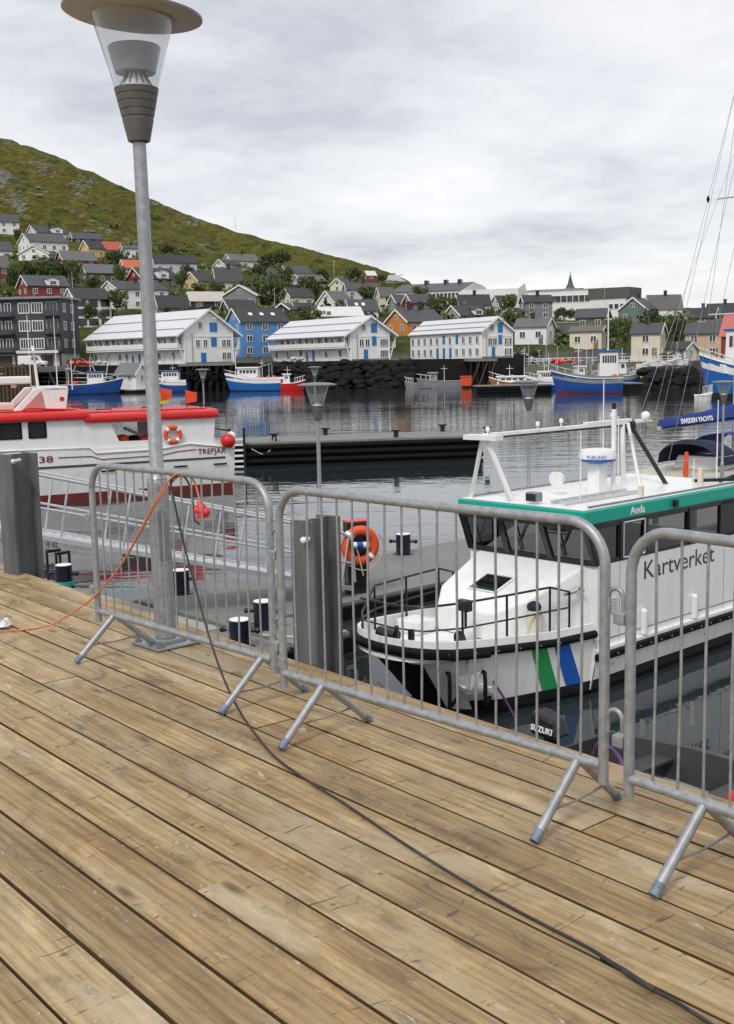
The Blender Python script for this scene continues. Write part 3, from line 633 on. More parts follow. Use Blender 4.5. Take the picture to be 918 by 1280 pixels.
# ---------------------------------------------------------------- lamps
def make_lamp(label, loc):
    t = thing('street_lamp', label, 'street lamp', loc, 0, 'cone lamps of the harbour')
    m = MB(); m.box(-.15,.15,-.15,.15,.003,.02); m.box(-.09,.09,-.09,.09,.02,.045); bp = m.build('base_plate', M['galv'], t, bevel=.006); bp.rotation_euler = (0,0,RZ)
    for sx in (-1,1):
        for sy in (-1,1):
            m = MB(); m.lathe([(.022,.02),(.022,.03),(.014,.031),(.014,.055)], 6, (sx*.118, sy*.118, 0)); m.build('bolt', M['galv_dull'], bp)
    m = MB(); m.lathe([(.066,.045),(.064,.98),(.058,1.0)], 8); m.build('lower_post', M['galv'], t, bevel=.006)
    m = MB(); m.box(-.03,.03,-.066,-.056,.52,.82); m.build('service_hatch', M['galv_dull'], t, bevel=.004).rotation_euler = (0,0,.5)
    m = MB(); m.lathe([(.058,1.0),(.041,1.03),(.039,2.0),(.037,2.93)], 28); m.build('upper_post', M['galv'], t, smooth=40)
    pr = []
    for i in range(61):
        f = i/60; r = .062 + (.124-.062)*f; z = 2.915 + .285*f; g = (f-.3)*7
        if f > .3 and abs(g-round(g)) < .07: r -= .004
        pr.append((r, z))
    m = MB(); m.lathe([(.04,2.905)] + pr, 36); m.build('housing', M['lampbrown'], t, smooth=25)
    m = MB(); m.lathe([(.118,3.2),(.23,3.583)], 36, cap=False); m.build('glass_cone', M['clear'], t, smooth=60)
    m = MB(); m.lathe([(.10,3.195),(.05,3.272),(.045,3.30)], 24); hp = m.build('lens', M['whitetext'], t, smooth=40)
    for i in range(14):
        a = 2*math.pi*i/14; m = MB(); m.bar((.088*math.cos(a),.088*math.sin(a),3.218),(.05*math.cos(a),.05*math.sin(a),3.283),.006,.006); m.build('fin', M['lamprim'], hp)
    m = MB(); m.lathe([(.04,3.285),(.112,3.285),(.146,3.42),(.142,3.425),(.04,3.40)], 32); rf = m.build('reflector', M['reflector'], t, smooth=30)
    m = MB(); m.lathe([(.232,-.012),(.232,.0),(.375,.004),(.386,.010),(.386,.022),(.28,.05),(.10,.065)], 56); hat = m.build('hat', [M['lamphat'], M['lamprim']], t, smooth=30, loc=(0,0,3.585))
    for p in hat.data.polygons:
        if p.center.z > .012: p.material_index = 1
    return t, hat, rf
lp = gp(208, 805, DECK)
lamp, hat, rf = make_lamp('tall street lamp on the wharf behind the left barrier', lp)
lamp.rotation_euler = (0, -.008, 0)
def lamp_copy(label, loc, rz, sc=1.0):
    c = copy_tree(lamp); c.location = loc; c.scale = (sc, sc, sc); c.rotation_euler = (0, 0, rz); c['label'] = label; return c
lamp_copy('nearest dock lamp, standing beyond the middle barrier', W(18.75,15.78,DOCK), .3, 1.12)
lamp_copy('dock lamp seen behind the roof of the white boat', W(18.75,22.98,DOCK), .9, 1.08)
lamp_copy('dock lamp at the right edge in front of the blue ship', W(18.75,32.75,DOCK), 1.7)
hat.rotation_euler = (.02, .085, 0)

# ---------------------------------------------------------------- steel piles standing along the wharf edge
def hpile(label, u, v, w, h, top, rz=0.0):
    t = thing('steel_pile', label, 'pile', W(u, v, 0), RZ + rz, 'H section steel piles at the wharf edge')
    z1 = DECK + top; tf = .022
    m = MB(); m.box(-w/2, w/2, -h/2, -h/2+tf, -6, z1); m.build('flange', M['pile'], t, bevel=.003)
    m = MB(); m.box(-w/2, w/2, h/2-tf, h/2, -6, z1); m.build('flange', M['pile'], t, bevel=.003)
    m = MB(); m.box(-.01, .01, -h/2+tf, h/2-tf, -6, z1-.002); m.build('web', M['pile'], t)
    return t
hpile('steel pile rising at the left edge of the picture by the gangway', 8.55, 4.02, .20, .25, .97, .12)
pl = hpile('steel pile behind the middle barrier with a white knob near its top', 4.76, 3.97, .16, .25, .80, .2)
m = MB(); m.tube([(.045,-.125,DECK+.70),(.045,-.16,DECK+.70)], .016, 10); m.ball((.045,-.165,DECK+.70), .019); m.build('knob', M['white'], pl, smooth=60)

# ---------------------------------------------------------------- gangway
gs, ge = W(18.75, 3.70, DECK+.06), W(15.95, 14.2, DOCK+.1)
_g = (ge-gs); _g.z = 0; _g.normalize(); _o = Vector((-_g.y, _g.x, 0))*.62; gs = gs + _o; ge = ge + _o
gw = thing('gangway', 'aluminium gangway with handrails sloping from the wharf to the dock', 'gangway', gs, 0)
gd = ge - gs; gL = gd.length; gh = Vector((gd.x, gd.y, 0)).normalized(); gside = Vector((gh.y, -gh.x, 0))
def G(s, w, z): return gd*(s/gL) + gside*w + Vector((0,0,z))
for sd_, nm in ((.62,'near'), (-.62,'far')):
    m = MB(); m.tube([G(-.1,sd_,1.12), G(gL-.2,sd_,1.12), G(gL,sd_,1.04), G(gL+.05,sd_,.2)], .03, 10); m.build('handrail', M['alu'], gw, smooth=60)
    m = MB(); m.tube([G(0,sd_,.56), G(gL,sd_,.56)], .024, 8); m.build('mid_rail', M['alu'], gw, smooth=60)
    m = MB(); m.bar(G(0,sd_,.06), G(gL,sd_,.06), .06, .09); m.build('stringer', M['alu'], gw, bevel=.006)
    n = 10
    for i in range(n+1):
        s = .15 + (gL-.3)*i/n; m = MB(); m.tube([G(s-.09,sd_,.12), G(s+.09,sd_,1.11)], .02, 8); m.build('post', M['alu'], gw, smooth=60)
for i in range(62):
    s = .08 + (gL-.16)*i/61; m = MB(); m.bar(G(s,-.58,.05), G(s,.58,.05), .12, .025); m.build('tread', M['alu'], gw)

rp0 = at(17,577,8.45); rp1 = gs + G(4.75,.62,1.12)
rt = thing('taut_rope', 'pale taut rope from the left steel pile to the gangway rail', 'rope', rp0)
m = MB(); m.tube([(0,0,0), (rp1-rp0)*.5+Vector((0,0,-.03)), rp1-rp0], .016, 8); m.build('rope', M['rope'], rt, smooth=60)
m = MB(); m.ball((0,0,0), .021); m.tube([(0,0,0),(.01,.12,0)], .015, 8); m.build('eye_bolt', M['alu'], rt, smooth=60)

# ---------------------------------------------------------------- cables
def Y5(px): # distance of the left barrier at a pixel column
    a, b = W(5.885,3.17), W(4.235,3.23); r = ray(px, 600); k = r[0]/r[1]
    s = (a.x - k*a.y)/((a.x-b.x) - k*(a.y-b.y)); return a.y + (b.y-a.y)*s
oc = [gp(-60,792,DECK+.008), gp(0,789,DECK+.008), gp(40,786,DECK+.008), gp(66,780,DECK+.02), at(95,763,6.75), at(120,744,6.42), at(150,708,6.18), at(175,664,6.0), at(195,626,5.9), at(212,600,5.84), at(224,591.5,Y5(224)-.02), at(234,593,Y5(234)+.03), at(243,602,Y5(243)+.06), at(248,618,Y5(248)+.065), at(250,628,Y5(250)+.06)]
cab = thing('extension_cable', 'orange extension cable rising from the deck over the left barrier rail', 'cable', oc[2])
m = MB(); m.tube([p-oc[2] for p in catmull(oc, 8)], .0052, 8); m.build('cord', M['cable_o'], cab, smooth=60)
oc2 = [at(120,746,6.43), at(152,706,6.2), at(178,661,6.02), at(199,624,5.92), at(217,601,5.86), at(229,592,Y5(229)-.0)]
m = MB(); m.tube([p-oc[2] for p in catmull(oc2, 8)], .0048, 8); m.build('cord', M['cable_o'], cab, smooth=60)
pc = at(252,637,Y5(252)+.06) - oc[2]
m = MB(); m.tube([pc+Vector((-.008,0,.045)), pc+Vector((-.004,0,.025)), pc+Vector((.0,0,.012)), pc+Vector((.006,0,-.03))], [.012,.02,.028,.03], 12)
m.tube([pc+Vector((.006,0,-.03)), pc+Vector((.008,0,-.042))], .036, 12); m.tube([pc+Vector((-.03,-.005,.0)), pc+Vector((.035,-.03,-.012))], .016, 10); m.ball(pc+Vector((.028,-.03,-.008)), .022); m.build('plug', M['plugred'], cab, smooth=35)
kc = [at(249,655,Y5(249)+.05), at(243,648,Y5(243)+.06), at(241,625,Y5(241)+.06), at(236,604,Y5(236)+.05), at(226,594,Y5(226)+.0), at(214,601,5.86), at(217,622,5.84), at(228,672,5.80), at(240,718,5.74), at(252,762,5.66), at(265,806,5.55), at(279,846,5.42), gp(298,886,DECK+.02), gp(320,918,DECK+.008), gp(345,947,DECK+.008), gp(385,976,DECK+.008), gp(430,1004,DECK+.008), gp(500,1051,DECK+.008), gp(560,1089,DECK+.008), gp(620,1124,DECK+.008), gp(680,1156,DECK+.008), gp(745,1190,DECK+.008), gp(800,1228,DECK+.008), gp(845,1252,DECK+.008), gp(900,1287,DECK+.008), gp(980,1335,DECK+.008)]
kab = thing('power_cable', 'thin black cable hanging from the left barrier and trailing across the planks', 'cable', kc[14])
m = MB(); m.tube([p-kc[14] for p in catmull(kc, 7)], .0053, 8); m.build('cord', M['cable_k'], kab, smooth=60)
m = MB(); a = gp(752,1196,DECK+.009)-kc[14]; b = gp(818,1238,DECK+.009)-kc[14]; m.tube([a, a+(b-a)*.5+Vector((0,.006,0)), b], .0072, 8); m.build('taped_joint', M['cable_k'], kab, smooth=60)

# ---------------------------------------------------------------- things on the docks
def bollard(label, u, v, rope=False, z=DOCK, s=1.0, grp='round bollards on the floating docks'):
    t = thing('bollard', label, 'bollard', W(u, v, z), RZ + .6, grp)
    m = MB(); m.lathe([(.24*s,0),(.24*s,.02),(.17*s,.03),(.17*s,.43*s),(.175*s,.45*s),(.175*s,.47*s)], 24); m.build('post', M['bollard'], t, smooth=35)
    m = MB(); m.lathe([(.165*s,.471*s),(.165*s,.482*s)], 24); m.build('cap', M['whitetext'], t)
    m = MB(); m.tube([(-.30*s,0,.3*s),(.30*s,0,.3*s)], .035*s, 10); m.ball((-.3*s,0,.3*s), .05*s); m.ball((.3*s,0,.3*s), .05*s); m.build('cross_pin', M['bollard'], t, smooth=50)
    if rope:
        m = MB()
        for k in range(3): m.torus((0,0,.05+.035*k), .19, .018, (1,0,0), (0,1,0), 20, 6)
        m.tube(catmull([(.19,0,.05),(.5,.2,.02),(.8,-.05,.02),(1.1,.15,.02),(1.5,.1,.02)], 5), .018, 6); m.build('rope', M['teal'], t, smooth=60)
    return t
bollard('white topped black bollard with teal rope, left of the left barrier', 21.1, 10.78, True)
bollard('white topped black bollard half hidden by the big lamp post', 18.75, 12.1)
bollard('white topped black bollard nearest the wharf, low behind the left barrier', 14.38, 10.35)
bollard('white topped black bollard standing just behind the nearest one', 15.2, 11.45)
bollard('white topped black bollard on the dock behind the bow of the white boat', 18.62, 18.2)
ld = thing('dock_ladder', 'black dock ladder with two hoop handles beside the roped bollard', 'ladder', W(22.1,11.02,DOCK), RZ)
for x in (0,.42):
    m = MB(); m.bar((x,-.1,0),(x,-.1,.62),.05,.07); m.bar((x,.2,-.7),(x,.2,.62),.05,.07); m.bar((x,-.13,.62),(x,.23,.62),.05,.07); m.build('hoop', M['blackpaint'], ld, bevel=.02)
for i in range(4): m = MB(); m.tube([(0,.2,-.6+.28*i),(.42,.2,-.6+.28*i)], .018, 8); m.build('rung', M['blackpaint'], ld)
lbp = gp(449, 742, DOCK)
lb = thing('lifebuoy_stand', 'black post with an orange lifebuoy at the foot of the gangway', 'lifebuoy', lbp, .35)
m = MB(); m.box(-.22,.22,-.02,.26,0,1.42); m.build('cabinet', M['blackpaint'], lb, bevel=.02)
m = MB(); m.box(-.23,.23,-.03,.27,1.425,1.445); m.build('lid', M['red'], lb)
m = MB(); m.torus((0,-.12,.98), .30, .095, (1,0,0), (0,0,1), 32, 12); rg_ = m.build('ring', M['orange'], lb, smooth=60)
for k in range(4):
    a = math.pi/4 + k*math.pi/2; m = MB(); c = Vector((.30*math.cos(a),-.12,.98+.30*math.sin(a))); tg = Vector((-math.sin(a),0,math.cos(a)))
    m.tube([c-tg*.035, c+tg*.035], .101, 14); m.build('reflective_band', M['whitetext'] if k % 2 else M['orange'], rg_, smooth=50)
m = MB(); m.tube(catmull([(.38,-.15,1.2),(.48,-.12,.98),(.40,-.16,.7),(.1,-.2,.5),(-.25,-.2,.62),(-.42,-.15,.95),(-.3,-.2,1.25)], 5), .014, 6); m.tube(catmull([(-.28,-.22,1.22),(-.1,-.24,.9),(.02,-.22,.4)],4), .014, 6); m.build('throw_line', M['rope'], lb, smooth=60)
m = MB(); m.tube([(-.2,-.24,1.02),(.12,-.24,1.0)], .06, 12); m.build('float_handle', M['whitetext'], lb, smooth=50)
m = MB(); m.tube([(-.12,-.245,1.015),(0,-.245,1.01)], .064, 12); m.build('handle_band', M['stripe_b'], lb, smooth=50)

# plastic scrap on the planks
m = MB(); rb = random.Random(5); cc = gp(0, 780, DECK+.03)
nv = 9; vs = []
for i in range(nv):
    for j in range(nv): vs.append((( i/(nv-1)-.5)*.13, (j/(nv-1)-.5)*.11, .02+rb.uniform(0,.05)*(1 if 0<i<nv-1 and 0<j<nv-1 else .1)))
m.add(vs, [(i*nv+j, i*nv+j+1, (i+1)*nv+j+1, (i+1)*nv+j) for i in range(nv-1) for j in range(nv-1)])
o = m.build('plastic_scrap', M['bagplastic'], None, fix=False); o.location = cc - Vector((0,0,.03)); tag(o, 'crumpled clear plastic scrap on the planks at the left edge', 'plastic')

# ---------------------------------------------------------------- black pontoon in the middle of the harbour
pa, pb = gp(320,582,0), gp(603,572,0); pdv = (pb-pa).normalized(); prz = math.atan2(pdv.y, pdv.x); plen = (pb-pa).length
pt = thing('breakwater_pontoon', 'long black sided floating breakwater behind the white and red boat', 'pontoon', pa, prz)
m = MB(); m.box(-14, plen, 0, 4.2, 1.0, 1.15); m.build('deck', M['concrete'], pt, bevel=.02)
m = MB(); m.box(-14, plen, .1, 4.1, -.6, .99); m.build('float', M['timber_black'], pt)
for k, z in enumerate((.90, .55, .2)):
    m = MB(); m.tube([(-14,.0,z),(plen+.03,.0,z)], .14, 10); m.build('fender_strip', M['black'], pt, smooth=60)
def pworld(x, y, z): return pa + Vector((math.cos(prz)*x - math.sin(prz)*y, math.sin(prz)*x + math.cos(prz)*y, z))
for i, (x, y) in enumerate([(1.0,.5),(4.0,3.7),(7.2,.45),(10.4,3.7),(12.0,.5)]):
    t = thing('pontoon_bollard', ['black double bollard at the left end of the breakwater, tied with an orange line','black bollard on the far side of the breakwater, second from left','black bollard on the near side of the breakwater, in its middle','black bollard on the far side of the breakwater, near its right end','black bollard at the right end of the breakwater'][i], 'bollard', pworld(x, y, 1.15), prz, 'bollards on the black breakwater')
    m = MB(); m.lathe([(.16,0),(.13,.04),(.13,.3),(.24,.33),(.24,.4),(.1,.42)], 14); m.build('post', M['blackpaint'], t, smooth=35)
    if i == 0: m = MB(); m.tube(catmull([(0,-.2,.2),(-.2,-.5,-.3),(-.6,-.6,-.6),(-1.2,-.7,-.3)],5), .03, 6); m.build('line', M['rope'], t, smooth=60)
fl = thing('pontoon_ladder', 'black and white barred ladder on the breakwater beside the stern', 'ladder', pworld(-.9,-.25,0), prz)
for x in (-.35,.35): m = MB(); m.bar((x,0,-.4),(x,0,1.9),.1,.12); m.build('rail', M['blackpaint'], fl)
for i in range(6): m = MB(); m.box(-.3,.3,-.05,.05,-.05+.27*i,.05+.27*i); m.build('rung', M['white'], fl)
lamp_copy('far lamp on the breakwater, just left of the nearest dock lamp', pworld(3.5,3.6,1.15), .2)
lamp_copy('far lamp on the breakwater, right of the big lamp post', pworld(-2.35,3.2,1.15), .5)
lamp_copy('far lamp on the breakwater, behind the wheelhouse of the white and red boat', pworld(-12.4,2.2,1.15), .8)
for o_ in bpy.data.objects:
    if o_.name.startswith('hat.') or o_.name.startswith('reflector.'): o_.rotation_euler = (0,0,0)
# ---------------------------------------------------------------- white survey boat with the green roof edge
def lerp_tab(tab, x):
    if x <= tab[0][0]: return tab[0][1]
    for (a, b), (c, d) in zip(tab, tab[1:]):
        if x <= c: return b + (d-b)*(x-a)/(c-a)
    return tab[-1][1]
def fit_text(o, width):
    xs = [v.co.x for v in o.data.vertices]; k = width/(max(xs)-min(xs)); x0 = min(xs)
    for v in o.data.vertices: v.co.x = (v.co.x-x0)*k
    return o
kb = thing('survey_boat', 'white workboat with a green edged roof and green and blue bow stripes', 'boat', W(11.3, 11.0, 0), RZ)
HB = [(-.44,.06),(-.41,.34),(-.33,.58),(-.18,.78),(.02,.93),(.3,1.02),(.6,1.08),(1.25,1.17),(1.9,1.25),(2.74,1.36)]
def hp(y, t, s=1, zg=None, o=0.0):                      # point on the forward hull: station y, t = 0 gunwale .. 1 chine, side s
    zg = 1.0 + .17*max(0, min(1, (1.9-y)/2.2))
    z = zg*(1-t) + .08*t; rk = lerp_tab([(-.44,.85),(.5,.55),(2.7,0)], y)
    hb = lerp_tab(HB, y); cb = hb*lerp_tab([(-.44,.55),(.6,.86),(2.7,.94)], y)
    return Vector((s*(hb + (cb-hb)*t + o), y + rk*(zg-z), z))
sec, low = [], []
for y, _ in HB:
    sec.append([hp(y,t,1) for t in (0,.35,.7,1)][::-1] ); 
ys = [y for y, _ in HB]
hullm = MB()
for s in (1,-1):
    hullm.loft([[hp(y,t,s) for t in (0,.25,.5,.75,1)] for y in ys], close_ends=False)
hullm.loft([[hp(ys[0],t,s) for t in (0,.25,.5,.75,1)] for s in (1,-1)], close_ends=False)
for s in (1,-1):                                        # after body
    hullm.loft([[Vector((s*1.40,y,.62)), Vector((s*1.37,y,.35)), Vector((s*1.30,y,.08))] for y in (2.74, 6, 9.4)], close_ends=False)
    hullm.add([(s*1.36,2.74,1.0),(s*1.40,2.74,.62),(s*1.30,2.74,.08),(s*.9,2.74,.08),(s*.9,2.74,1.0)], [(0,1,2,3,4)])
hullm.add([(1.40,9.4,.62),(-1.40,9.4,.62),(-1.3,9.4,.08),(1.3,9.4,.08)], [(0,1,2,3)])
ho_ = hullm.build('hull', [M['white'], M['black']], kb, smooth=40)
for p in ho_.data.polygons:
    if p.center.x < .42 and p.center.y < 2.2: p.material_index = 1
am = MB()
for s in (1,-1):
    am.loft([[hp(y,1,s)+Vector((0,0,.002)), Vector((s*abs(hp(y,1,s).x)*.72, hp(y,1,s).y+.15, -.3)), Vector((0, hp(y,1,s).y+.3, -.55))] for y in ys] + [[Vector((s*1.3,9.4,.082)), Vector((s*1.1,9.4,-.3)), Vector((0,9.4,-.5))]], close_ends=False)
am.build('bottom', M['antifoul'], kb, smooth=50)
bt = MB()                                               # black boot top band along the waterline
for s in (1,-1):
    bt.loft([[hp(y,.84,s,o=.008), hp(y,1.0,s,o=.008)] for y in ys[4:]], close_ends=False); bt.loft([[Vector((s*1.345,y,.24)), Vector((s*1.308,y,.08))] for y in (2.745,9.4)], close_ends=False)
bt.build('boot_top', M['blackpaint'], kb)
dm = MB()                                               # decks
ring = [(hp(y,0,1).x-.02, y) for y in ys] ; ring = ring + [(-x, y) for x, y in ring[::-1]]
dm.add([(x,y,.985) for x, y in ring], [tuple(range(len(ring)))]); dm.add([(1.39,2.74,.61),(1.39,9.39,.61),(-1.39,9.39,.61),(-1.39,2.74,.61)], [(0,1,2,3)])
dm.build('deck', M['white'], kb, fix=False)
tr = MB()                                               # white bulwark rail on the gunwale
for s in (1,-1): tr.loft([[hp(y,0,s,o=-.0)+Vector((0,0,.0)), hp(y,0,s,o=-.01)+Vector((0,0,.13)), hp(y,0,s,o=-.07)+Vector((0,0,.13)), Vector((hp(y,0,s,o=-.08).x, hp(y,0,s,o=-.08).y, .975))] for y in ys], close_ends=True)
tr.build('bulwark', M['white'], kb, smooth=35)
fm = MB(); path = [hp(y,0,1,o=.02)+Vector((0,0,-.03)) for y in ys[::-1]] + [hp(y,0,-1,o=.02)+Vector((0,0,-.03)) for y in ys]
fm.tube(path, .062, 10); fm.build('rub_rail', M['black'], kb, smooth=60)
fm = MB(); path = [hp(y,.06,1,o=.05)+Vector((0,-.03,.0)) for y in ys[6::-1]] + [hp(y,.06,-1,o=.05)+Vector((0,-.03,.0)) for y in ys[:7]]
fm.tube(path, .062, 10); fm.build('bow_fender', M['black'], kb, smooth=60)
for s in (1,-1):
    fm = MB(); fm.bar((s*1.43,2.72,.60),(s*1.43,9.4,.60),.1,.11); fm.build('rub_rail', M['black'], kb, bevel=.02)
    fm = MB(); fm.bar((s*1.33,2.76,.66),(s*1.33,9.38,.66),.08,.09); fm.build('toe_rail', M['white'], kb, bevel=.015)
for k, (y0, y1, mt) in enumerate([(1.42,1.72,'stripe_g'),(1.88,2.18,'stripe_b')]):
    m = MB()
    def hs(Y, t):                                        # hull skin at true length Y
        a, b = -.44, 2.74
        for _ in range(30):
            c_ = (a+b)/2
            if hp(c_,t).y < Y: a = c_
            else: b = c_
        p = hp(min(a,2.74),t,1,o=.012); p.y = Y; return p
    m.loft([[hs(y + .45*t, t) for t in (.07,.2,.35,.5,.65,.8,.84)] for y in (y0,(y0+y1)/2,y1)], close_ends=False); m.build('bow_stripe', M[mt], kb, smooth=50)
# coachroof
m = MB(); wf, wr = .62, 1.08
sec = [[(wf-.02,1.28,1.0),(wf-.08,1.3,1.40),(-wf+.08,1.3,1.40),(-wf+.02,1.28,1.0)],[(wr-.1,1.78,1.0),(wr-.2,1.75,1.58),(-wr+.2,1.75,1.58),(-wr+.1,1.78,1.0)],[(1.2,2.92,1.0),(1.1,2.92,1.98),(-1.1,2.92,1.98),(-1.2,2.92,1.0)]]
m.loft([[Vector(p) for p in s_] for s_ in sec]); m.build('coachroof', M['white'], kb, bevel=.04)
m = MB(); m.add([(.22,1.78,1.615),(.22,2.22,1.765),(-.32,2.22,1.765),(-.32,1.78,1.615)], [(0,1,2,3)]); hx = m.build('deck_hatch', M['cabglass'], kb)
m = MB()
for a, b in (((.23,1.77,1.605),(.23,2.23,1.765)),((.23,2.23,1.765),(-.33,2.23,1.765)),((-.33,2.23,1.765),(-.33,1.77,1.605)),((-.33,1.77,1.605),(.23,1.77,1.605))): m.bar(a, b, .03, .02)
m.build('hatch_rim', M['white'], hx)
m = MB(); m.hexa([(-.31,1.79,1.55),(.21,1.79,1.55),(.21,2.21,1.70),(-.31,2.21,1.70),(-.31,1.79,1.605),(.21,1.79,1.605),(.21,2.21,1.755),(-.31,2.21,1.755)]); m.build('hatch_liner', paint((.06,.04,.035)), hx)
# wheelhouse
m = MB(); y0, y1, hw = 2.90, 7.0, 1.27
for s in (1,-1): m.box(s*hw-.03, s*hw+.03, y0, y1, .62, 1.99)
m.box(-hw+.03, hw-.03, y0, y0+.06, .62, 1.99); m.box(-hw+.03, hw-.03, y1-.06, y1, .62, 1.99)
m.build('wheelhouse_wall', M['white'], kb)
m = MB(); m.box(-hw+.05, hw-.05, y0+.07, y1-.07, .64, .70); m.build('cabin_floor', M['antifoul'], kb)
m = MB(); m.box(-1.1,1.1,3.2,3.65,.7,1.92); m.build('console', M['blackpaint'], kb, bevel=.03)
for x in (-.6,.6):
    m = MB(); m.box(x-.27,x+.27,4.2,4.75,1.15,1.3); m.box(x-.25,x+.25,4.72,4.86,1.2,2.25); m.build('seat', paint((.10,.045,.02)), kb, bevel=.04)
m = MB(); m.box(-1.15,-.3,5.6,6.2,.7,2.1); m.box(.4,1.15,5.9,6.6,.7,1.95); m.build('cabin_locker', paint((.22,.11,.045)), kb, bevel=.02)
# window band: black frame of posts and beams, glass between
top = 2.64; fy = 2.58                                   # front windows lean forward to the roof
def fpt(x, k): return Vector((x*(1 - .02*k), y0 - (y0-fy-.05)*k, 1.99 + (top-1.99)*k))
fr_ = MB()
for x in (-1.27,-.45,.42,1.27): fr_.bar(fpt(x,0), fpt(x,1), .11, .07)
fr_.bar(fpt(-1.27,.03), fpt(1.27,.03), .07, .07); fr_.bar(fpt(-1.27,.95), fpt(1.27,.95), .07, .1)
SIDEY = [(2.98,3.46),(3.56,4.14),(4.26,5.42),(5.5,6.45)]
for s in (1,-1):
    fr_.bar((s*hw,y0,2.02),(s*hw,y1,2.02),.07,.07); fr_.bar((s*hw,fy+.1,2.60),(s*hw,y1,2.60),.07,.09)
    fr_.bar((s*hw,y0,2.0),(s*hw,fy+.06,2.62),.07,.09)
    for y in (3.51,4.2,5.46): fr_.bar((s*hw,y,2.0),(s*hw,y,2.62),.07,.1,up=(1,0,0))
    fr_.box(s*hw-.035,s*hw+.035,6.45,7.0,2.0,2.62)
fr_.bar((-hw,y1,2.6),(hw,y1,2.6),.07,.09); fr_.bar((-.35,y1,2.0),(-.35,y1,2.62),.07,.1); fr_.bar((.45,y1,2.0),(.45,y1,2.62),.07,.1)
fr_.build('window_frame', M['blackpaint'], kb, bevel=.008)
for a, b in ((-1.22,-.5),(-.4,.37),(.47,1.22)):
    m = MB(); m.add([fpt(a,.06), fpt(b,.06), fpt(b,.92), fpt(a,.92)], [(0,1,2,3)]); pn = m.build('windscreen_pane', M['cabglass'], kb)
    m = MB(); c = (a+b)/2; m.bar(fpt(c+.2,.95)+Vector((0,-.05,0)), fpt(c-.12,.35)+Vector((0,-.03,0)), .02, .02); m.bar(fpt(c-.12,.75)+Vector((0,-.04,0)), fpt(c-.12,.12)+Vector((0,-.03,0)), .018, .02); m.build('wiper', M['blackpaint'], pn)
for s in (1,-1):
    for k, (a, b) in enumerate(SIDEY):
        m = MB(); m.add([(s*hw,a if k else y0-.02,2.05),(s*hw,b,2.05),(s*hw,b,2.57),(s*hw,a if k else 2.72,2.57)], [(0,1,2,3)]); pn = m.build('side_pane', M['cabglass'], kb)
        if k == 1:
            m = MB()
            for p, q_ in (((a,2.03),(b,2.03)),((b,2.03),(b,2.58)),((b,2.58),(a,2.58)),((a,2.58),(a,2.03))): m.tube([(s*(hw+.04),p[0],p[1]),(s*(hw+.04),q_[0],q_[1])], .016, 8)
            m.build('sliding_frame', M['alu'], pn, smooth=50)
# roof
m = MB(); m.box(-1.29,1.29,fy,7.5,2.63,2.85); m.build('roof', M['green'], kb, bevel=.02)
m = MB(); m.box(-1.24,1.24,fy+.05,7.44,2.852,2.865); m.build('roof_top', M['white'], kb, bevel=.02)
m = MB()
for s in (1,-1): m.bar((s*1.17,fy+.25,2.885),(s*1.17,7.2,2.885),.03,.025)
m.build('roof_grab_rail', M['galv_dull'], kb)
fit_text(text('Anda', .17, M['whitetext'], kb, (1.2935, 3.76, 2.685), (0,1,0), (0,0,1), bold=.003), .40)
fit_text(text('Kartverket', .42, M['navytext'], kb, (hw+.034, 4.15, 1.60), (0,1,0), (0,0,1)), 2.12)
m = MB(); m.box(1.292,1.36,4.95,5.05,2.68,2.80); m.build('deck_light', M['blackpaint'], kb, bevel=.01)
m = MB(); m.tube([(1.05,6.2,2.93),(1.05,6.2,3.2)], .05, 10); m.lathe([(.05,0),(.05,.16)], 10, (1.05,4.4,2.9)); m.build('roof_vent', paint(CRM), kb, smooth=50)
# masts and gear
m = MB()
m.tube([(-1.15,2.75,2.84),(-.66,2.5,3.88)], .035, 10); m.tube([(-.2,2.35+.35,2.84),(-.58,2.5,3.88)], .05, 10); m.bar((-.95,2.45,3.9),(-.3,2.5,3.9),.2,.08)
m.build('front_bipod', M['white'], kb, smooth=50)
m = MB(); m.bar((-.6,2.45,3.93),(-.35,6.6,3.96),.09,.06); m.build('gear_rail', M['white'], kb, bevel=.01)
m = MB(); m.bar((-.6,2.55,3.885),(-.35,6.3,3.91),.04,.03); m.build('cable_run', M['blackpaint'], kb)
m = MB(); m.tube([(-.35,5.95,2.84),(-.38,5.95,3.95)], .045, 10); m.tube([(.0,5.95,2.84),(-.3,6.0,3.95)], .03, 10); m.build('rear_leg', M['white'], kb, smooth=50)
m = MB(); m.tube([(.28,6.35,2.85),(-.34,6.1,3.95)], .04, 10); m.torus((-.34,6.1,3.9), .11, .03, (1,0,0), (0,0,1), 16, 8); m.build('rear_strut', M['blackpaint'], kb, smooth=50)
m = MB(); m.box(-.14,-.04,4.45,5.75,4.0,4.05); m.build('cross_arm', M['white'], kb, bevel=.01)
m = MB(); m.box(-.12,.12,4.55,4.8,2.85,3.36); m.build('radar_pedestal', M['white'], kb, bevel=.02)
rd = MB(); rd.lathe([(.18,3.36),(.30,3.39),(.31,3.43)], 28, (0,4.68,0)); rdo = rd.build('radar_base', M['stripe_b'], kb, smooth=35)
rd = MB(); rd.lathe([(.312,3.43),(.316,3.50),(.29,3.58),(.15,3.60)], 28, (0,4.68,0)); rdo = rd.build('radar_dome', M['white'], kb, smooth=35)
cu_ = text('FURUNO', .09, M['stripe_b'], kb, (0,0,0), (1,0,0), (0,0,1), ext=0.0)
for v in cu_.data.vertices:
    a = -.75 - .78 + v.co.x*2.9; z = v.co.y
    v.co = Vector((.3215*math.cos(a), 4.68+.3215*math.sin(a), 3.44+z))
cu_.matrix_local = Matrix.Identity(4)
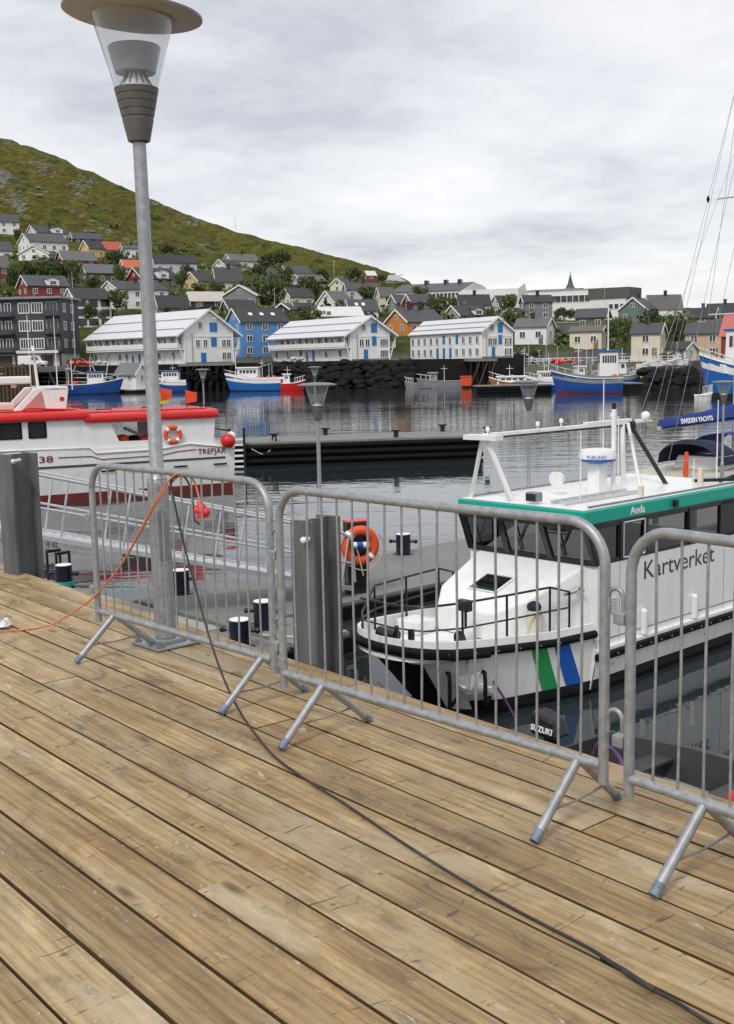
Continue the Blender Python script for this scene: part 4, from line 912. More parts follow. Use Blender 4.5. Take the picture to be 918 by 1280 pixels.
m = MB(); m.tube([(.1,5.0,2.84),(.1,5.0,4.25)], .042, 10); m.build('signal_mast', M['white'], kb, smooth=50)
m = MB(); m.tube([(.1,5.0,4.25),(.1,5.0,4.36)], .04, 10); m.build('mast_light', M['blackpaint'], kb, smooth=50)
for x, y, h in ((.6,3.4,1.15),(-.4,5.4,1.9),(.3,4.85,1.3),(.95,6.9,1.5),(1.1,5.9,.55)):
    m = MB(); m.tube([(x,y,2.84),(x,y,2.84+h)], [.014,.009], 6); m.build('whip_antenna', M['white'], kb, smooth=50)
for x, y, z in ((-.55,2.5,4.02),(-.42,3.6,4.05),(-.4,4.2,4.07),(-.36,5.6,4.1)):
    m = MB(); m.lathe([(.014,-.1),(.014,-.03),(.035,-.02),(.035,.03),(.02,.05)], 12, (x,y,z)); m.build('dome_antenna', M['white'], kb, smooth=40)
m = MB(); m.ball((-.3,6.55,4.05), .085); m.tube([(-.3,6.75,3.95),(-.34,6.4,3.95)], .02, 6); m.build('searchlight', M['white'], kb, smooth=60)
m = MB(); m.tube([(-.25,3.9,2.85),(-.25,3.9,3.1)], .015, 8); m.tube([(-.25,3.86,3.12),(-.25,3.98,3.14)], [.14,.10], 16); m.build('loudhailer', M['white'], kb, smooth=40)
m = MB(); m.box(.05,.28,2.70,2.86,2.9,3.05); fl_ = m.build('floodlight', M['galv_dull'], kb, bevel=.02)
m = MB(); m.box(.07,.26,2.69,2.70,2.92,3.03); m.build('lens', M['glass'], fl_)
ldr = MB()
for x in (.42,.68): ldr.bar((x,2.9,2.90),(x,4.9,2.90),.04,.05)
for i in range(8): ldr.bar((.42,3.0+.25*i,2.9),(.68,3.0+.25*i,2.9),.03,.03)
ldr.build('roof_ladder', M['alu'], kb)
m = MB(); m.bar((.7,6.55,2.93),(1.2,7.3,2.93),.07,.06); m.bar((.95,7.0,2.9),(1.1,7.35,3.0),.05,.05); m.build('boathook', M['blackpaint'], kb)
# seams, bolts and small fittings on the near side
for y in (3.48, 6.6):
    m = MB(); m.box(hw+.0305, hw+.034, y-.004, y+.004, .72, 1.96); m.build('panel_seam', M['galv_dull'], kb)
m = MB(); m.box(hw+.0305, hw+.036, y0+.02, y1, .80, .815); m.build('panel_seam', M['galv_dull'], kb)
for i in range(22):
    m = MB(); m.lathe([(.014,0),(.014,.012),(.008,.016)], 8); b_o = m.build('fender_bolt', M['galv_dull'], kb); b_o.location = (1.48, 2.9+.3*i, .60); b_o.rotation_euler = (0, R(90), 0)
for i, y in enumerate((-.05,.35,.75,1.15,1.55,1.95,2.35)):
    p = hp(y,0,1,o=.08)+Vector((0,0,-.03)); m = MB(); m.ball(p, .014, n=6, m=4); m.build('fender_bolt', M['galv_dull'], kb)
for y, z in ((3.2,.42),(4.4,.36),(5.9,.40)):
    m = MB(); m.tube([(1.375,y,z),(1.39,y,z)], .03, 10); m.build('scupper', M['alu'], kb, smooth=50)
m = MB()
for k in range(5): m.box(hw+.03, hw+.045, 3.15, 3.4, 1.2+.05*k, 1.22+.05*k)
m.build('louvre', M['alu'], kb)
for x, y in ((.9,.9),(-.9,.9),(.7,.2)):
    m = MB(); m.tube([(x,y-.12,1.05),(x,y+.12,1.05)], .02, 8); m.tube([(x,y-.05,.985),(x,y-.05,1.05)], .018, 6); m.tube([(x,y+.05,.985),(x,y+.05,1.05)], .018, 6); m.build('cleat', M['alu'], kb, smooth=50)
m = MB(); m.torus((.3,.55,1.01), .17, .018, (1,0,0), (0,1,0), 20, 6); m.torus((.3,.55,1.035), .14, .018, (1,0,0), (0,1,0), 20, 6); m.build('coiled_line', M['rope'], kb, smooth=60)
m = MB(); m.box(-.9,-.45,.75,1.15,.985,1.2); m.build('deck_locker', M['white'], kb, bevel=.03)
# rails and foredeck gear
def rail(pts, r=.018, name='rail'): m = MB(); m.tube(pts, r, 8); return m.build(name, M['blackpaint'], kb, smooth=60)
nr = [hp(y,0,1,o=-.12) for y in (-.2,.3,1.1,1.95,2.35)]
z1, z2 = .78, .42
rail([Vector((-.55,-.30,1.0+z1-.04)), Vector((.2,-.34,1.0+z1-.03)), Vector((nr[0].x,nr[0].y,1.0+z1-.02))] + [Vector((p.x,p.y,1.0+z1)) for p in nr[1:4]] + [Vector((nr[4].x,nr[4].y,1.0+z1-.12)), Vector((nr[4].x,nr[4].y,1.1))])
rail([Vector((-.55,-.30,1.0+z2)), Vector((.2,-.34,1.0+z2)), Vector((nr[0].x,nr[0].y,1.0+z2))] + [Vector((p.x,p.y,1.0+z2)) for p in nr[1:]], .014)
for p in nr[1:4]: rail([Vector((p.x,p.y,1.1)), Vector((p.x,p.y,1.0+z1))])
fr2 = [hp(y,0,-1,o=-.12) for y in (-.2,.3,1.1,1.95,2.35)]
rail([Vector((fr2[0].x,fr2[0].y,1.1)), Vector((fr2[0].x,fr2[0].y,1.5))] + [Vector((p.x,p.y,1.0+z1)) for p in fr2[1:4]] + [Vector((fr2[4].x,fr2[4].y,1.0+z1-.12)), Vector((fr2[4].x,fr2[4].y,1.1))])
rail([Vector((p.x,p.y,1.0+z2)) for p in fr2], .014)
for p in fr2[1:4]: rail([Vector((p.x,p.y,1.1)), Vector((p.x,p.y,1.0+z1))])
m = MB(); m.box(-.38,-.18,-.15,.1,1.0,1.22); m.tube([(-.46,-.02,1.2),(-.1,-.02,1.2)], .09, 12); m.tube([(-.1,-.02,1.0),(-.1,-.02,1.35)], .035, 8); m.tube([(.08,.1,1.0),(.08,.1,1.3)], .05, 10); m.build('windlass', M['blackpaint'], kb, smooth=40)
m = MB(); m.box(.30,.52,.82,.93,1.50,1.66); m.bar((.41,.9,1.0),(.41,.9,1.5),.03,.03); m.build('junction_box', M['blackpaint'], kb)
m = MB(); m.tube([(.62,.55,1.18),(.62,.8,1.2)], [.13,.10], 16); m.tube([(.62,.7,1.0),(.62,.7,1.15)], .04, 8); hl = m.build('deck_floodlight', M['white'], kb, smooth=35)
m = MB(); m.tube([(.62,.535,1.18),(.62,.55,1.18)], .115, 16); m.build('lens', M['glass'], hl, smooth=30)
m = MB(); m.tube([(1.0,1.75,1.02),(1.0,1.75,1.45)], .11, 14); m.build('fender', paint(CRM), kb, smooth=50)
m = MB(); m.ball((1.0,1.75,1.5), .11, sz=.8); m.build('fender_cap', M['navy'], kb, smooth=60)
m = MB(); m.tube(catmull([(1.13,2.3,1.62),(1.18,2.5,1.64),(1.15,2.62,1.68),(1.2,2.7,1.62)],5), .03, 6); m.build('coiled_rope', M['rope'], kb, smooth=60)
for y in (4.1,5.6):
    m = MB(); m.tube([(1.345,y,.72),(1.345,y,1.08)], .055, 12); m.ball((1.345,y,1.08), .055); m.build('fender_holder', M['white'], kb, smooth=50)
# anchor pocket on the near bow
pp = lambda y, t, o: hp(y, t, 1, o=o)
m = MB(); m.hexa([pp(-.05,.55,.0),pp(.42,.55,.0),pp(.42,.66,.0),pp(-.05,.66,.0),pp(-.05,.55,.22)+Vector((0,-.1,0)),pp(.42,.55,.22)+Vector((0,-.1,0)),pp(.42,.66,.22)+Vector((0,-.1,0)),pp(-.05,.66,.22)+Vector((0,-.1,0))]); m.build('bow_step', M['white'], kb, bevel=.01)
for y in (-.12,.42):
    m = MB(); a = pp(y,.36,.0); b = pp(y,.80,.0); c_ = Vector((a.x+.10, a.y-.07, a.z)); e_ = Vector((a.x+.10, a.y-.07, b.z)); m.tube([a, c_+Vector((0,0,.02)), c_+Vector((.02,-.01,-.1)), e_+Vector((.02,-.01,.1)), e_, b], .03, 8); m.build('step_bracket', M['black'], kb, smooth=50)
m = MB(); a = pp(.2,.14,.06); m.bar(a+Vector((0,0,.02)), a+Vector((.06,-.05,-.42)), .05, .05); 
for k in (-1,1): m.prism([a+Vector((.07,-.05,-.42)), a+Vector((.05+.04*k,-.05+.22*k,-.16)), a+Vector((.02,.03*k,-.2))], (.03,-.03,0))
m.bar(a+Vector((-.05,-.22,.03)), a+Vector((-.05,.25,.03)), .06, .05); m.build('anchor', M['galv'], kb, bevel=.005)
m = MB(); m.tube(catmull([pp(.45,.5,.12),pp(.5,.8,.2),pp(.6,1.0,.25)+Vector((0,0,-.15)),pp(.7,1.0,.3)+Vector((0,0,-.4))],5), .02, 6); m.build('mooring_rope', M['purple'], kb, smooth=60)
m = MB(); m.tube(catmull([(-1.0,-.2,1.15),(-1.8,-.35,.95),(-2.7,-.5,.85)],6), .022, 6); m.build('mooring_rope', M['rope'], kb, smooth=60)

# ---------------------------------------------------------------- white fishing boat with the red roof edge
ta, tb = gp(49,629,0), gp(295,611,0); tD = (ta-tb).normalized(); tL = 13.0
tf = thing('fishing_boat', 'white fishing boat with a red roof edge at the left, stern to the right', 'boat', tb, math.atan2(tD.y, tD.x))
BM = 3.9                                                # beam, hull lies at y from 0 to -BM
def ty(x, z):                                           # near side surface
    k = max(0, (x-8.5)/4.5); return -(k*k)*1.9 - .22*max(0, 1-z/1.2)
stx = [0,.4,1.5,3,5,7,8.5,9.5,10.5,11.5,12.4,13]
for nm, z0, z1, mt in (('topsides',.26,1.95,'white'),('boot_top',-.35,.258,'boot')):
    m = MB()
    zs = [z0+(z1-z0)*i/4 for i in range(5)]
    for side in (0,1):
        m.loft([[Vector((x, ty(x,z) if not side else -BM-ty(x,z), z)) for z in zs] for x in stx], close_ends=False)
    m.add([(0,ty(0,z0),z0),(0,ty(0,z1),z1),(0,-BM-ty(0,z1),z1),(0,-BM-ty(0,z0),z0)], [(0,1,2,3)])
    m.build(nm, M[mt], tf, smooth=40)
m = MB(); m.loft([[Vector((x, ty(x,1.3)+.012, 1.28)), Vector((x, ty(x,1.3)+.012, 1.36))] for x in stx[1:]], close_ends=False); m.build('blue_line', M['navytext'], tf)
m = MB(); m.add([(0,0,1.9)] + [(x,ty(x,1.9)-.02,1.9) for x in stx] + [(x,-BM-ty(x,1.9)+.02,1.9) for x in stx[::-1]], [tuple(range(1,1+2*len(stx)))]); m.build('deck', M['white'], tf, fix=False)
kn = [(0,1.66),(.4,1.72),(1.9,1.92),(3.2,1.76),(5.6,1.74),(5.85,1.97),(9.3,2.0),(11.5,2.05)]
m = MB(); m.tube([(x, ty(x,1.9)+.015, z+.03) for x, z in kn], .045, 8); m.build('knuckle_rail', M['white'], tf, smooth=60)
ml = [(1.62,1.70),(2.4,1.66),(3.0,1.55),(5.4,1.52),(5.8,1.66),(7.05,1.68)]
m = MB(); m.tube([(x, ty(x,1.6)+.016, z) for x, z in ml], .018, 6); m.build('maroon_line', M['maroon'], tf, smooth=60)
def sidewall(y, nm):
    m = MB(); T = .04
    def q(pts): m.prism([(x, y, z) for x, z in pts], (0, -T if nm else T, 0))
    q([(.85,1.9),(2.95,1.9),(2.95,2.98),(.72,2.98)]); q([(2.95,1.9),(4.75,1.9),(4.66,2.17),(2.95,2.15)]); q([(4.75,1.9),(5.9,1.9),(5.9,2.98),(5.0,2.98),(4.66,2.17)]); q([(2.95,2.9),(5.0,2.9),(5.0,2.98),(2.95,2.98)])
    q([(5.9,1.9),(7.40,1.9),(7.40,3.1),(5.9,3.1)]); q([(7.4,1.9),(8.06,1.9),(8.06,2.46),(7.4,2.46)]); q([(7.4,3.03),(8.06,3.03),(8.06,3.1),(7.4,3.1)]); q([(8.06,1.9),(8.3,1.9),(8.3,3.1),(8.06,3.1)])
    q([(8.3,1.9),(9.2,1.9),(9.2,2.48),(8.3,2.48)]); q([(8.3,3.05),(9.2,3.05),(9.2,3.1),(8.3,3.1)]); q([(9.2,1.9),(9.9,1.9),(9.6,3.1),(9.2,3.1)])
    return m.build('side_wall', M['white'], tf)
sidewall(-.10, 1); sidewall(-BM+.10, 0)
for x0, x1 in ((7.42,8.04),(8.32,9.18)):
    m = MB(); m.box(x0-.05, x1+.05, -.16, -.145, 2.42, 3.08); wn_ = m.build('cabin_window', M['glass'], tf)
    m = MB()
    for a, b in (((x0,2.46),(x1,2.46)),((x1,2.46),(x1,3.03)),((x1,3.03),(x0,3.03)),((x0,3.03),(x0,2.46))): m.bar((a[0],-.09,a[1]),(b[0],-.09,b[1]),.03,.05)
    m.build('gasket', M['black'], wn_)
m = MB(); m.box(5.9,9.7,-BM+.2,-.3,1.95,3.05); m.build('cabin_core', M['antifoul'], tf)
m = MB(); m.box(9.6,9.7,-BM+.15,-.15,1.9,3.1); m.box(.80,.86,-BM+.12,-1.6,1.9,2.98); m.build('end_wall', M['white'], tf)
def redroof(x0, x1, z, nm):
    m = MB(); pr = [(.06,0),(.10,.12),(.06,.26),(-.12,.34),(-.5,.36),(-BM+.5,.36),(-BM+.12,.34),(-BM-.06,.26),(-BM-.10,.12),(-BM-.06,0)]
    m.prism([(x0, p, z+q_) for p, q_ in pr], (x1-x0, 0, 0)); return m.build(nm, M['red'], tf, smooth=50, bevel=.04)
redroof(.62, 5.95, 2.94, 'roof_edge'); redroof(5.80, 10.0, 3.08, 'roof_edge')
m = MB(); m.box(6.2,9.9,-BM+.3,-.35,3.445,3.47); m.box(1.0,5.7,-BM+.3,-.35,3.305,3.33); m.build('roof_panel', M['red'], tf)
# radar arch
m = MB()
for y in (-.9,-3.0): m.prism([(6.45,y,3.44),(7.2,y,3.44),(7.35,y,4.25),(6.9,y,4.30),(6.32,y,4.28)], (0,-.14,0))
m.box(6.35,7.35,-3.14,-.9,4.18,4.34); m.prism([(8.1,-.95,3.44),(8.45,-.95,3.44),(7.6,-.95,4.3),(7.2,-.95,4.3)], (0,-.12,0)); m.prism([(8.1,-3.0,3.44),(8.45,-3.0,3.44),(7.6,-3.0,4.3),(7.2,-3.0,4.3)], (0,-.12,0)); m.build('radar_arch', M['white'], tf, bevel=.03)
m = MB(); m.box(6.62,6.72,-.758,-.75,3.75,3.9) if False else m.lathe([(.09,-.005),(.09,.005)], 14); e_ = m.build('round_emblem', M['red'], tf); e_.location = (6.6,-.89,3.86); e_.rotation_euler = (R(90),0,0)
m = MB(); m.prism([(7.35,-.96,3.5),(8.0,-.96,3.5),(7.55,-.96,4.2),(7.3,-.96,4.2)], (0,-.03,0)); m.build('arch_panel', paint((.55,.25,.22)), tf)
m = MB(); m.tube([(7.35,-1.6,4.3),(7.45,-1.6,5.9)], .055, 8); m.box(6.55,8.05,-1.85,-1.35,5.62,5.72); m.build('mast', M['white'], tf, smooth=40)
for x, y, h in ((6.7,-1.1,2.8),(7.5,-2.2,2.9),(6.2,-.8,1.2)):
    m = MB(); m.tube([(x,y,4.2),(x,y,4.2+h)], [.022,.012], 6); m.build('whip_antenna', M['white'], tf, smooth=50)
m = MB(); m.box(8.3,9.9,-2.6,-1.2,3.47,3.75); m.build('liferaft_box', paint((.72,.5,.46)), tf, bevel=.06)
m = MB(); m.box(7.6,9.0,-2.3,-1.5,4.45,4.75); m.bar((8.2,-1.9,4.3),(8.2,-1.9,4.5),.2,.2); m.build('radar_scanner', M['white'], tf, bevel=.06)
m = MB(); m.tube([(5.95,-.5,3.44),(5.95,-.5,3.62),(6.5,-.5,3.62),(6.5,-.5,3.44)], .03, 8); m.tube(catmull([(6.6,-.35,3.47),(7.2,-.3,3.5),(7.9,-.35,3.55),(8.2,-.4,3.47)],4), .035, 6); m.build('roof_rail', M['red'], tf, smooth=50)
rbx = MB(); rbx.torus((2.55,.04,2.33), .29, .085, (1,0,0), (0,0,1), 28, 10); rb_ = rbx.build('lifebuoy', M['orange'], tf, smooth=60)
for k in range(4):
    a = math.pi/4+k*math.pi/2; m = MB(); c = Vector((2.55+.29*math.cos(a),.04,2.33+.29*math.sin(a))); tg = Vector((-math.sin(a),0,math.cos(a))); m.tube([c-tg*.05,c+tg*.05], .09, 12); m.build('band', M['whitetext'], rb_, smooth=50)
m = MB(); m.ball((.30,.12,1.98), .30, n=18, m=12); m.build('buoy_fender', M['red'], tf, smooth=60)
m = MB(); m.ball((-.05,-.5,2.12), .2, n=14, m=10); m.build('pale_buoy', M['whitetext'], tf, smooth=60)
fit_text(text('TREFJAR', .3, M['maroon'], tf, (1.55,.02,1.50), (-1,0,0), (0,0,1), bold=.004), 1.18)
fit_text(text('38', .34, M['maroon'], tf, (7.75,.02,1.52), (-1,0,0), (0,0,1), bold=.004), .52)
fit_text(text('BA', .16, M['maroon'], tf, (8.15,.02,1.55), (-1,0,0), (0,0,1)), .24)
for x in (.35,2.0,3.0,3.9,4.9):
    m = MB(); m.box(x, x+.55, .0, .018, 1.03, 1.09); m.build('drain_slot', M['black'], tf)
for i, (x, c) in enumerate(((3.4,'orange'),(3.85,'black'),(4.3,'orange'))):
    m = MB(); m.ball((x,-1.0,2.12+.04*i), .26, sz=.7); m.build('deck_float', M[c], tf, smooth=60)
m = MB(); m.bar((2.95,-1.4,2.05),(4.1,-1.4,2.6),.25,.12); m.build('fish_chute', M['rope'], tf)
for i, (x, mt, hgt) in enumerate(((1.55,'orange',.62),(2.75,'yellowflag',.6),(2.6,'orange',.75))):
    m = MB(); m.tube([(x,-1.2,3.2),(x+.05,-1.2,3.4+hgt)], .015, 6); f_ = m.build('flag_pole', M['black'], tf, smooth=50)
    m = MB(); z = 3.3+hgt; m.prism([(x+.03,-1.2,z-.42),(x-.42,-1.2,z-.36),(x-.45,-1.2,z+.0),(x+.05,-1.2,z+.12)], (0,.02,0)); m.build('flag', M[mt], f_)
m = MB(); m.tube([(.0,-.6,1.9),(.0,-.6,2.35),(0,-3.2,2.35),(0,-3.2,1.9)], .04, 8); m.build('stern_rail', M['blackpaint'], tf, smooth=50)
for x in (1.2,3.6,5.4): m = MB(); m.tube([(x,-.5,3.3),(x,-.5,3.42),(x-.6,-.5,3.42),(x-.6,-.5,3.3)], .02, 6); m.build('roof_rail', M['black'], tf)

# ---------------------------------------------------------------- sailing yacht with the blue boom cover
sy = thing('sailing_yacht', 'sailing yacht with a blue boom cover and navy sprayhood at the right edge', 'yacht', W(21.0, 31.4, 0), RZ)
yl = 11.5; st = [0,.6,2,4,6,8,9.5,10.6,11.5]
hbw = [(0,1.15),(.6,1.3),(2,1.55),(4,1.75),(6,1.65),(8,1.25),(9.5,.75),(10.6,.32),(11.5,.02)]
m = MB()
for s in (1,-1): m.loft([[Vector((s*lerp_tab(hbw,y), y, 1.05+.02*y)), Vector((s*lerp_tab(hbw,y)*.95, y-.05, .5)), Vector((s*lerp_tab(hbw,y)*.7, y-.3, -.1))] for y in st], close_ends=False)
m.add([(1.15,0,1.05),(-1.15,0,1.05),(-.8,-.3,-.1),(.8,-.3,-.1)], [(0,1,2,3)]); m.build('hull', M['white'], sy, smooth=50)
m = MB(); m.add([(lerp_tab(hbw,y)-.02,y,1.03+.02*y) for y in st] + [(-lerp_tab(hbw,y)+.02,y,1.03+.02*y) for y in st[::-1]], [tuple(range(2*len(st)))]); m.build('deck', paint((.5,.47,.40)), sy, fix=False)
m = MB(); m.hexa([(-1.0,3.6,1.05),(1.0,3.6,1.05),(.5,8.4,1.15),(-.5,8.4,1.15),(-.85,3.7,1.55),(.85,3.7,1.55),(.4,8.2,1.4),(-.4,8.2,1.4)]); m.build('coachroof', M['white'], sy, bevel=.05)
m = MB(); m.tube([(0,1.15,2.66),(0,6.05,2.75)], .07, 8); m.build('boom', M['alu'], sy, smooth=50)
m = MB(); sec = []
for i in range(13):
    f = i/12; y = 1.25+4.75*f; w, h = .12+.10*f+.015*math.sin(i*2.1), .20+.20*f+.02*math.sin(i*1.7); zc = 2.74+.1*f
    sec.append([Vector((w*math.cos(a)*(1 if math.sin(a) < .3 else .7), y, zc + (h if math.sin(a) > 0 else .13)*math.sin(a))) for a in [2*math.pi*k/12 for k in range(13)]])
m.loft(sec); m.build('boom_cover', M['bluecover'], sy, smooth=60)
fit_text(text('SWEDEN YACHTS', .24, M['whitetext'], sy, (.215, 2.2, 2.76), (.0,1,.02), (-.25,0,1), ext=.004, bold=.006), 2.0)
def hoodarc(y, w, h, n=10): return [Vector((w*math.cos(math.pi*k/n), y, 1.30 + h*math.sin(math.pi*k/n)**.6)) for k in range(n+1)]
m = MB(); m.loft([hoodarc(2.9,1.15,.72), hoodarc(3.2,1.2,.86), hoodarc(4.0,1.2,.80), hoodarc(5.0,.95,.35)], close_ends=False); hd = m.build('sprayhood', M['navy'], sy, smooth=60)
m = MB(); m.loft([[p*1.0+Vector((.012 if p.x > 0 else -.012,0,.0)) for p in hoodarc(3.02,1.17,.62)[1:4]], [p+Vector((.02,0,0)) for p in hoodarc(3.9,1.2,.66)[1:4]]], close_ends=False); m.build('clear_window', paint((.42,.44,.46), .15), hd, smooth=60)
m = MB(); m.loft([hoodarc(5.1,1.25,.95), hoodarc(7.2,1.2,.95)], close_ends=False); m.build('cockpit_tent', M['bluecover'], sy, smooth=60)
m = MB(); m.lathe([(.08,1.05),(.12,1.2),(.06,1.9)], 8, (.95,1.35,0)); m.build('horseshoe_buoy', M['orange'], sy, smooth=50)
m = MB(); m.tube([(0,6.1,1.3),(0,6.1,15.4)], [.095,.06], 10); ms = m.build('mast', M['alu'], sy, smooth=50)
m = MB(); m.tube([(-1.1,6.0,6.5),(1.1,6.0,6.5)], .03, 6); m.tube([(-.85,6.0,10.6),(.85,6.0,10.6)], .03, 6); m.build('spreader', M['alu'], ms)
for a, b in (((0,6.05,15.3),(0,.05,1.1)),((0,6.0,15.2),(0,1.2,2.7)),((0,6.1,12.8),(.9,.15,1.1)),((0,6.1,12.8),(-.9,.15,1.1)),((0,6.1,15.3),(0,11.4,1.3)),((1.1,6.0,6.5),(1.6,5.8,1.1)),((-1.1,6.0,6.5),(-1.6,5.8,1.1)),((0,6.1,15.3),(1.1,6.0,6.5)),((0,6.1,15.3),(-1.1,6.0,6.5)),((0,6.0,9.5),(0,3.6,2.8))):
    m = MB(); m.tube([a, b], .0075, 5); m.build('stay', M['galv_dull'], sy)
m = MB(); c0 = Vector((0,6.05,15.3)).lerp(Vector((0,.05,1.1)), .35); m.lathe([(.02,-.12),(.06,0),(.02,.12)], 8, c0); m.build('stay_insulator', M['black'], sy)
for s in (1,-1):
    for y in (.1,.9,2.2): m = MB(); m.tube([(s*lerp_tab(hbw,y)*.97,y,1.05),(s*lerp_tab(hbw,y)*.97,y,1.7)], .014, 6); m.build('stanchion', M['alu'], sy)
    m = MB(); m.tube([(s*lerp_tab(hbw,y)*.97,y,1.68) for y in (.1,.9,2.2,4)], .008, 5); m.build('guard_wire', M['alu'], sy)

# ---------------------------------------------------------------- dark dinghy under the wharf edge
dg0, dg1 = gp(704,934,.45), gp(1010,1034,.45); dd = (dg1-dg0); dL = dd.length
dg = thing('dinghy', 'dark grey open dinghy with an outboard motor lying below the wharf edge', 'dinghy', Vector((dg0.x,dg0.y,0)), math.atan2(dd.y, dd.x))
dst = [0,.4,1.2,2.2,3.0,3.5,3.8]; dw = [(0,.82),(.4,.9),(1.2,.98),(2.2,.92),(3.0,.62),(3.5,.32),(3.8,.02)]
m = MB()
for s in (1,-1):
    m.loft([[Vector((x, s*lerp_tab(dw,x)*.75, -.05)), Vector((x, s*lerp_tab(dw,x)*1.0, .38+.03*x)), Vector((x, s*(lerp_tab(dw,x)+.07), .46+.04*x)), Vector((x, s*max(0,lerp_tab(dw,x)-.06), .47+.04*x)), Vector((x, s*max(0,lerp_tab(dw,x)*.82-.05), .14))] for x in dst], close_ends=False)
m.box(0,.06,-.85,.85,-.05,.46)
m.build('hull', M['rubber_boat'], dg, smooth=35)
m = MB(); m.add([(x,lerp_tab(dw,x)*.82-.04,.145) for x in dst] + [(x,-lerp_tab(dw,x)*.82+.04,.145) for x in dst[::-1]], [tuple(range(2*len(dst)))]); m.build('floor', M['grey_hull'], dg, fix=False)
for x in (.75,1.9): m = MB(); m.box(x,x+.28,-.8,.8,.34,.39); m.build('thwart', M['rubber_boat'], dg, bevel=.015)
m = MB(); m.hexa([(-.42,-.16,.55),(.0,-.16,.55),(.0,.16,.55),(-.42,.16,.55),(-.40,-.13,.86),(-.06,-.13,.80),(-.06,.13,.80),(-.40,.13,.86)]); ob_ = m.build('outboard_cowl', M['blackpaint'], dg, bevel=.05)
m = MB(); m.box(-.27,-.13,-.06,.06,-.4,.56); m.build('outboard_leg', M['blackpaint'], dg, bevel=.02)
fit_text(text('SUZUKI', .1, M['whitetext'], dg, (-.385,-.156,.62), (1,0,0), (0,.1,1), ext=.003, bold=.003), .34)
m = MB(); rl = random.Random(8)
for i in range(60):
    x, y = 1.0+rl.random()*.9, -.5+rl.random()*.7; a = rl.random()*6; m.add([(x+.03*math.cos(a+k*2.1), y+.03*math.sin(a+k*2.1), .15+rl.random()*.02) for k in range(3)], [(0,1,2)])
lv = m.build('fallen_leaves', M['leaf_litter'], dg, fix=False); lv['kind'] = 'stuff'
m = MB(); m.tube(catmull([(.3,.2,.4),(.5,.1,.62),(.7,.2,.45),(.9,.0,.3)],5), .02, 6); m.build('rope', M['purple'], dg, smooth=60)
m = MB(); m.tube(catmull([(.1,-.3,.5),(-.3,-.5,.5),(-.6,-.2,.3)],5), .012, 6); m.build('fuel_hose', M['rope'], dg, smooth=60)
m = MB(); m.box(.2,.55,-.45,-.1,.15,.38); m.build('fuel_tank', M['red'], dg, bevel=.03)
rf_ = thing('fender', 'white fender with a red end at the right edge below the wharf', 'fender', gp(921,1010,.75))
m = MB(); m.lathe([(.03,-.3),(.10,-.2),(.11,.05)], 16); m.build('body', M['white'], rf_, smooth=50)
m = MB(); m.lathe([(.111,.05),(.10,.13),(.03,.18)], 16); m.build('end', M['red'], rf_, smooth=50)
# ---------------------------------------------------------------- town builders
class Fr:                                               # corner frame: e1 and e2 along two walls
    def __init__(s, e1, e2): s.e1, s.e2 = Vector((e1[0],e1[1],0)), Vector((e2[0],e2[1],0))
    def __call__(s, a, b, z): return s.e1*a + s.e2*b + Vector((0,0,z))
    def box(s, m, a0, a1, b0, b1, z0, z1, mi=0): return m.hexa([s(a0,b0,z0),s(a1,b0,z0),s(a1,b1,z0),s(a0,b1,z0),s(a0,b0,z1),s(a1,b0,z1),s(a1,b1,z1),s(a0,b1,z1)], mi)
_win = {}
def window(parent, fr, face, u, z, w, h, off=0.0, fcol='white_wall', pane='farglass', cross=1, name='window'):
    key = (round(w,1), round(h,1), fcol, pane, cross)
    if key not in _win:
        w, h = key[0], key[1]; m = MB(); m.box(-w/2, w/2, -.03, .07, -h/2, h/2, 1); b = max(.07, .09*w)
        m.box(-w/2-b, -w/2, -.03, .13, -h/2-b, h/2+b); m.box(w/2, w/2+b, -.03, .13, -h/2-b, h/2+b); m.box(-w/2, w/2, -.03, .13, h/2, h/2+b); m.box(-w/2, w/2, -.03, .13, -h/2-b, -h/2)
        for k in range(cross): x = -w/2 + w*(k+1)/(cross+1); m.box(x-.05, x+.05, -.03, .11, -h/2, h/2)
        _win[key] = m.mesh('window', [M[fcol], M[pane]])
    o = ob(name, _win[key], parent)
    if face == 1: p = fr(u, -off, z); n = -fr.e2; t = fr.e1          # wall spanned by e1 (b = 0)
    else: p = fr(-off, u, z); n = -fr.e1; t = fr.e2                   # wall spanned by e2 (a = 0)
    o.location = p; o.rotation_euler = (0, 0, math.atan2(n.y, n.x) - math.pi/2); return o
def frame_at(px, py, d, alpha):
    c = at(px, py, d); r = Vector((c.x, c.y, 0)).normalized(); rt = Vector((r.y, -r.x, 0))
    eL = rt*-math.cos(alpha) + r*math.sin(alpha); eR = rt*math.sin(alpha) + r*math.cos(alpha)
    return c, eL, eR
def gable_body(t, fr, G, L, he, hr, wall, roof, over=.35, base=3.0, th=.16, sideover=None):
    so = sideover if sideover is not None else .4
    m = MB(); m.prism([fr(0,0,-base), fr(G,0,-base), fr(G,0,he), fr(G/2,0,hr), fr(0,0,he)], fr(0,L,0)); m.build('wall', wall, t)
    sl = (hr-he)/(G/2)
    for s in (0, 1):
        m = MB()
        if s == 0: a0, z0, a1 = -so, he - so*sl, G/2
        else: a0, z0, a1 = G+so, he - so*sl, G/2
        m.hexa([fr(a0,-over,z0+.03), fr(a0,L+over,z0+.03), fr(a1,L+over,hr+.03), fr(a1,-over,hr+.03), fr(a0,-over,z0+th+.03), fr(a0,L+over,z0+th+.03), fr(a1,L+over,hr+th+.03), fr(a1,-over,hr+th+.03)])
        m.build('roof', roof, t)
        m = MB(); m.bar(fr(a0,-over-.05,z0), fr(a1,-over-.05,hr), .08, .34); m.build('barge_board', M['white_wall'], t)
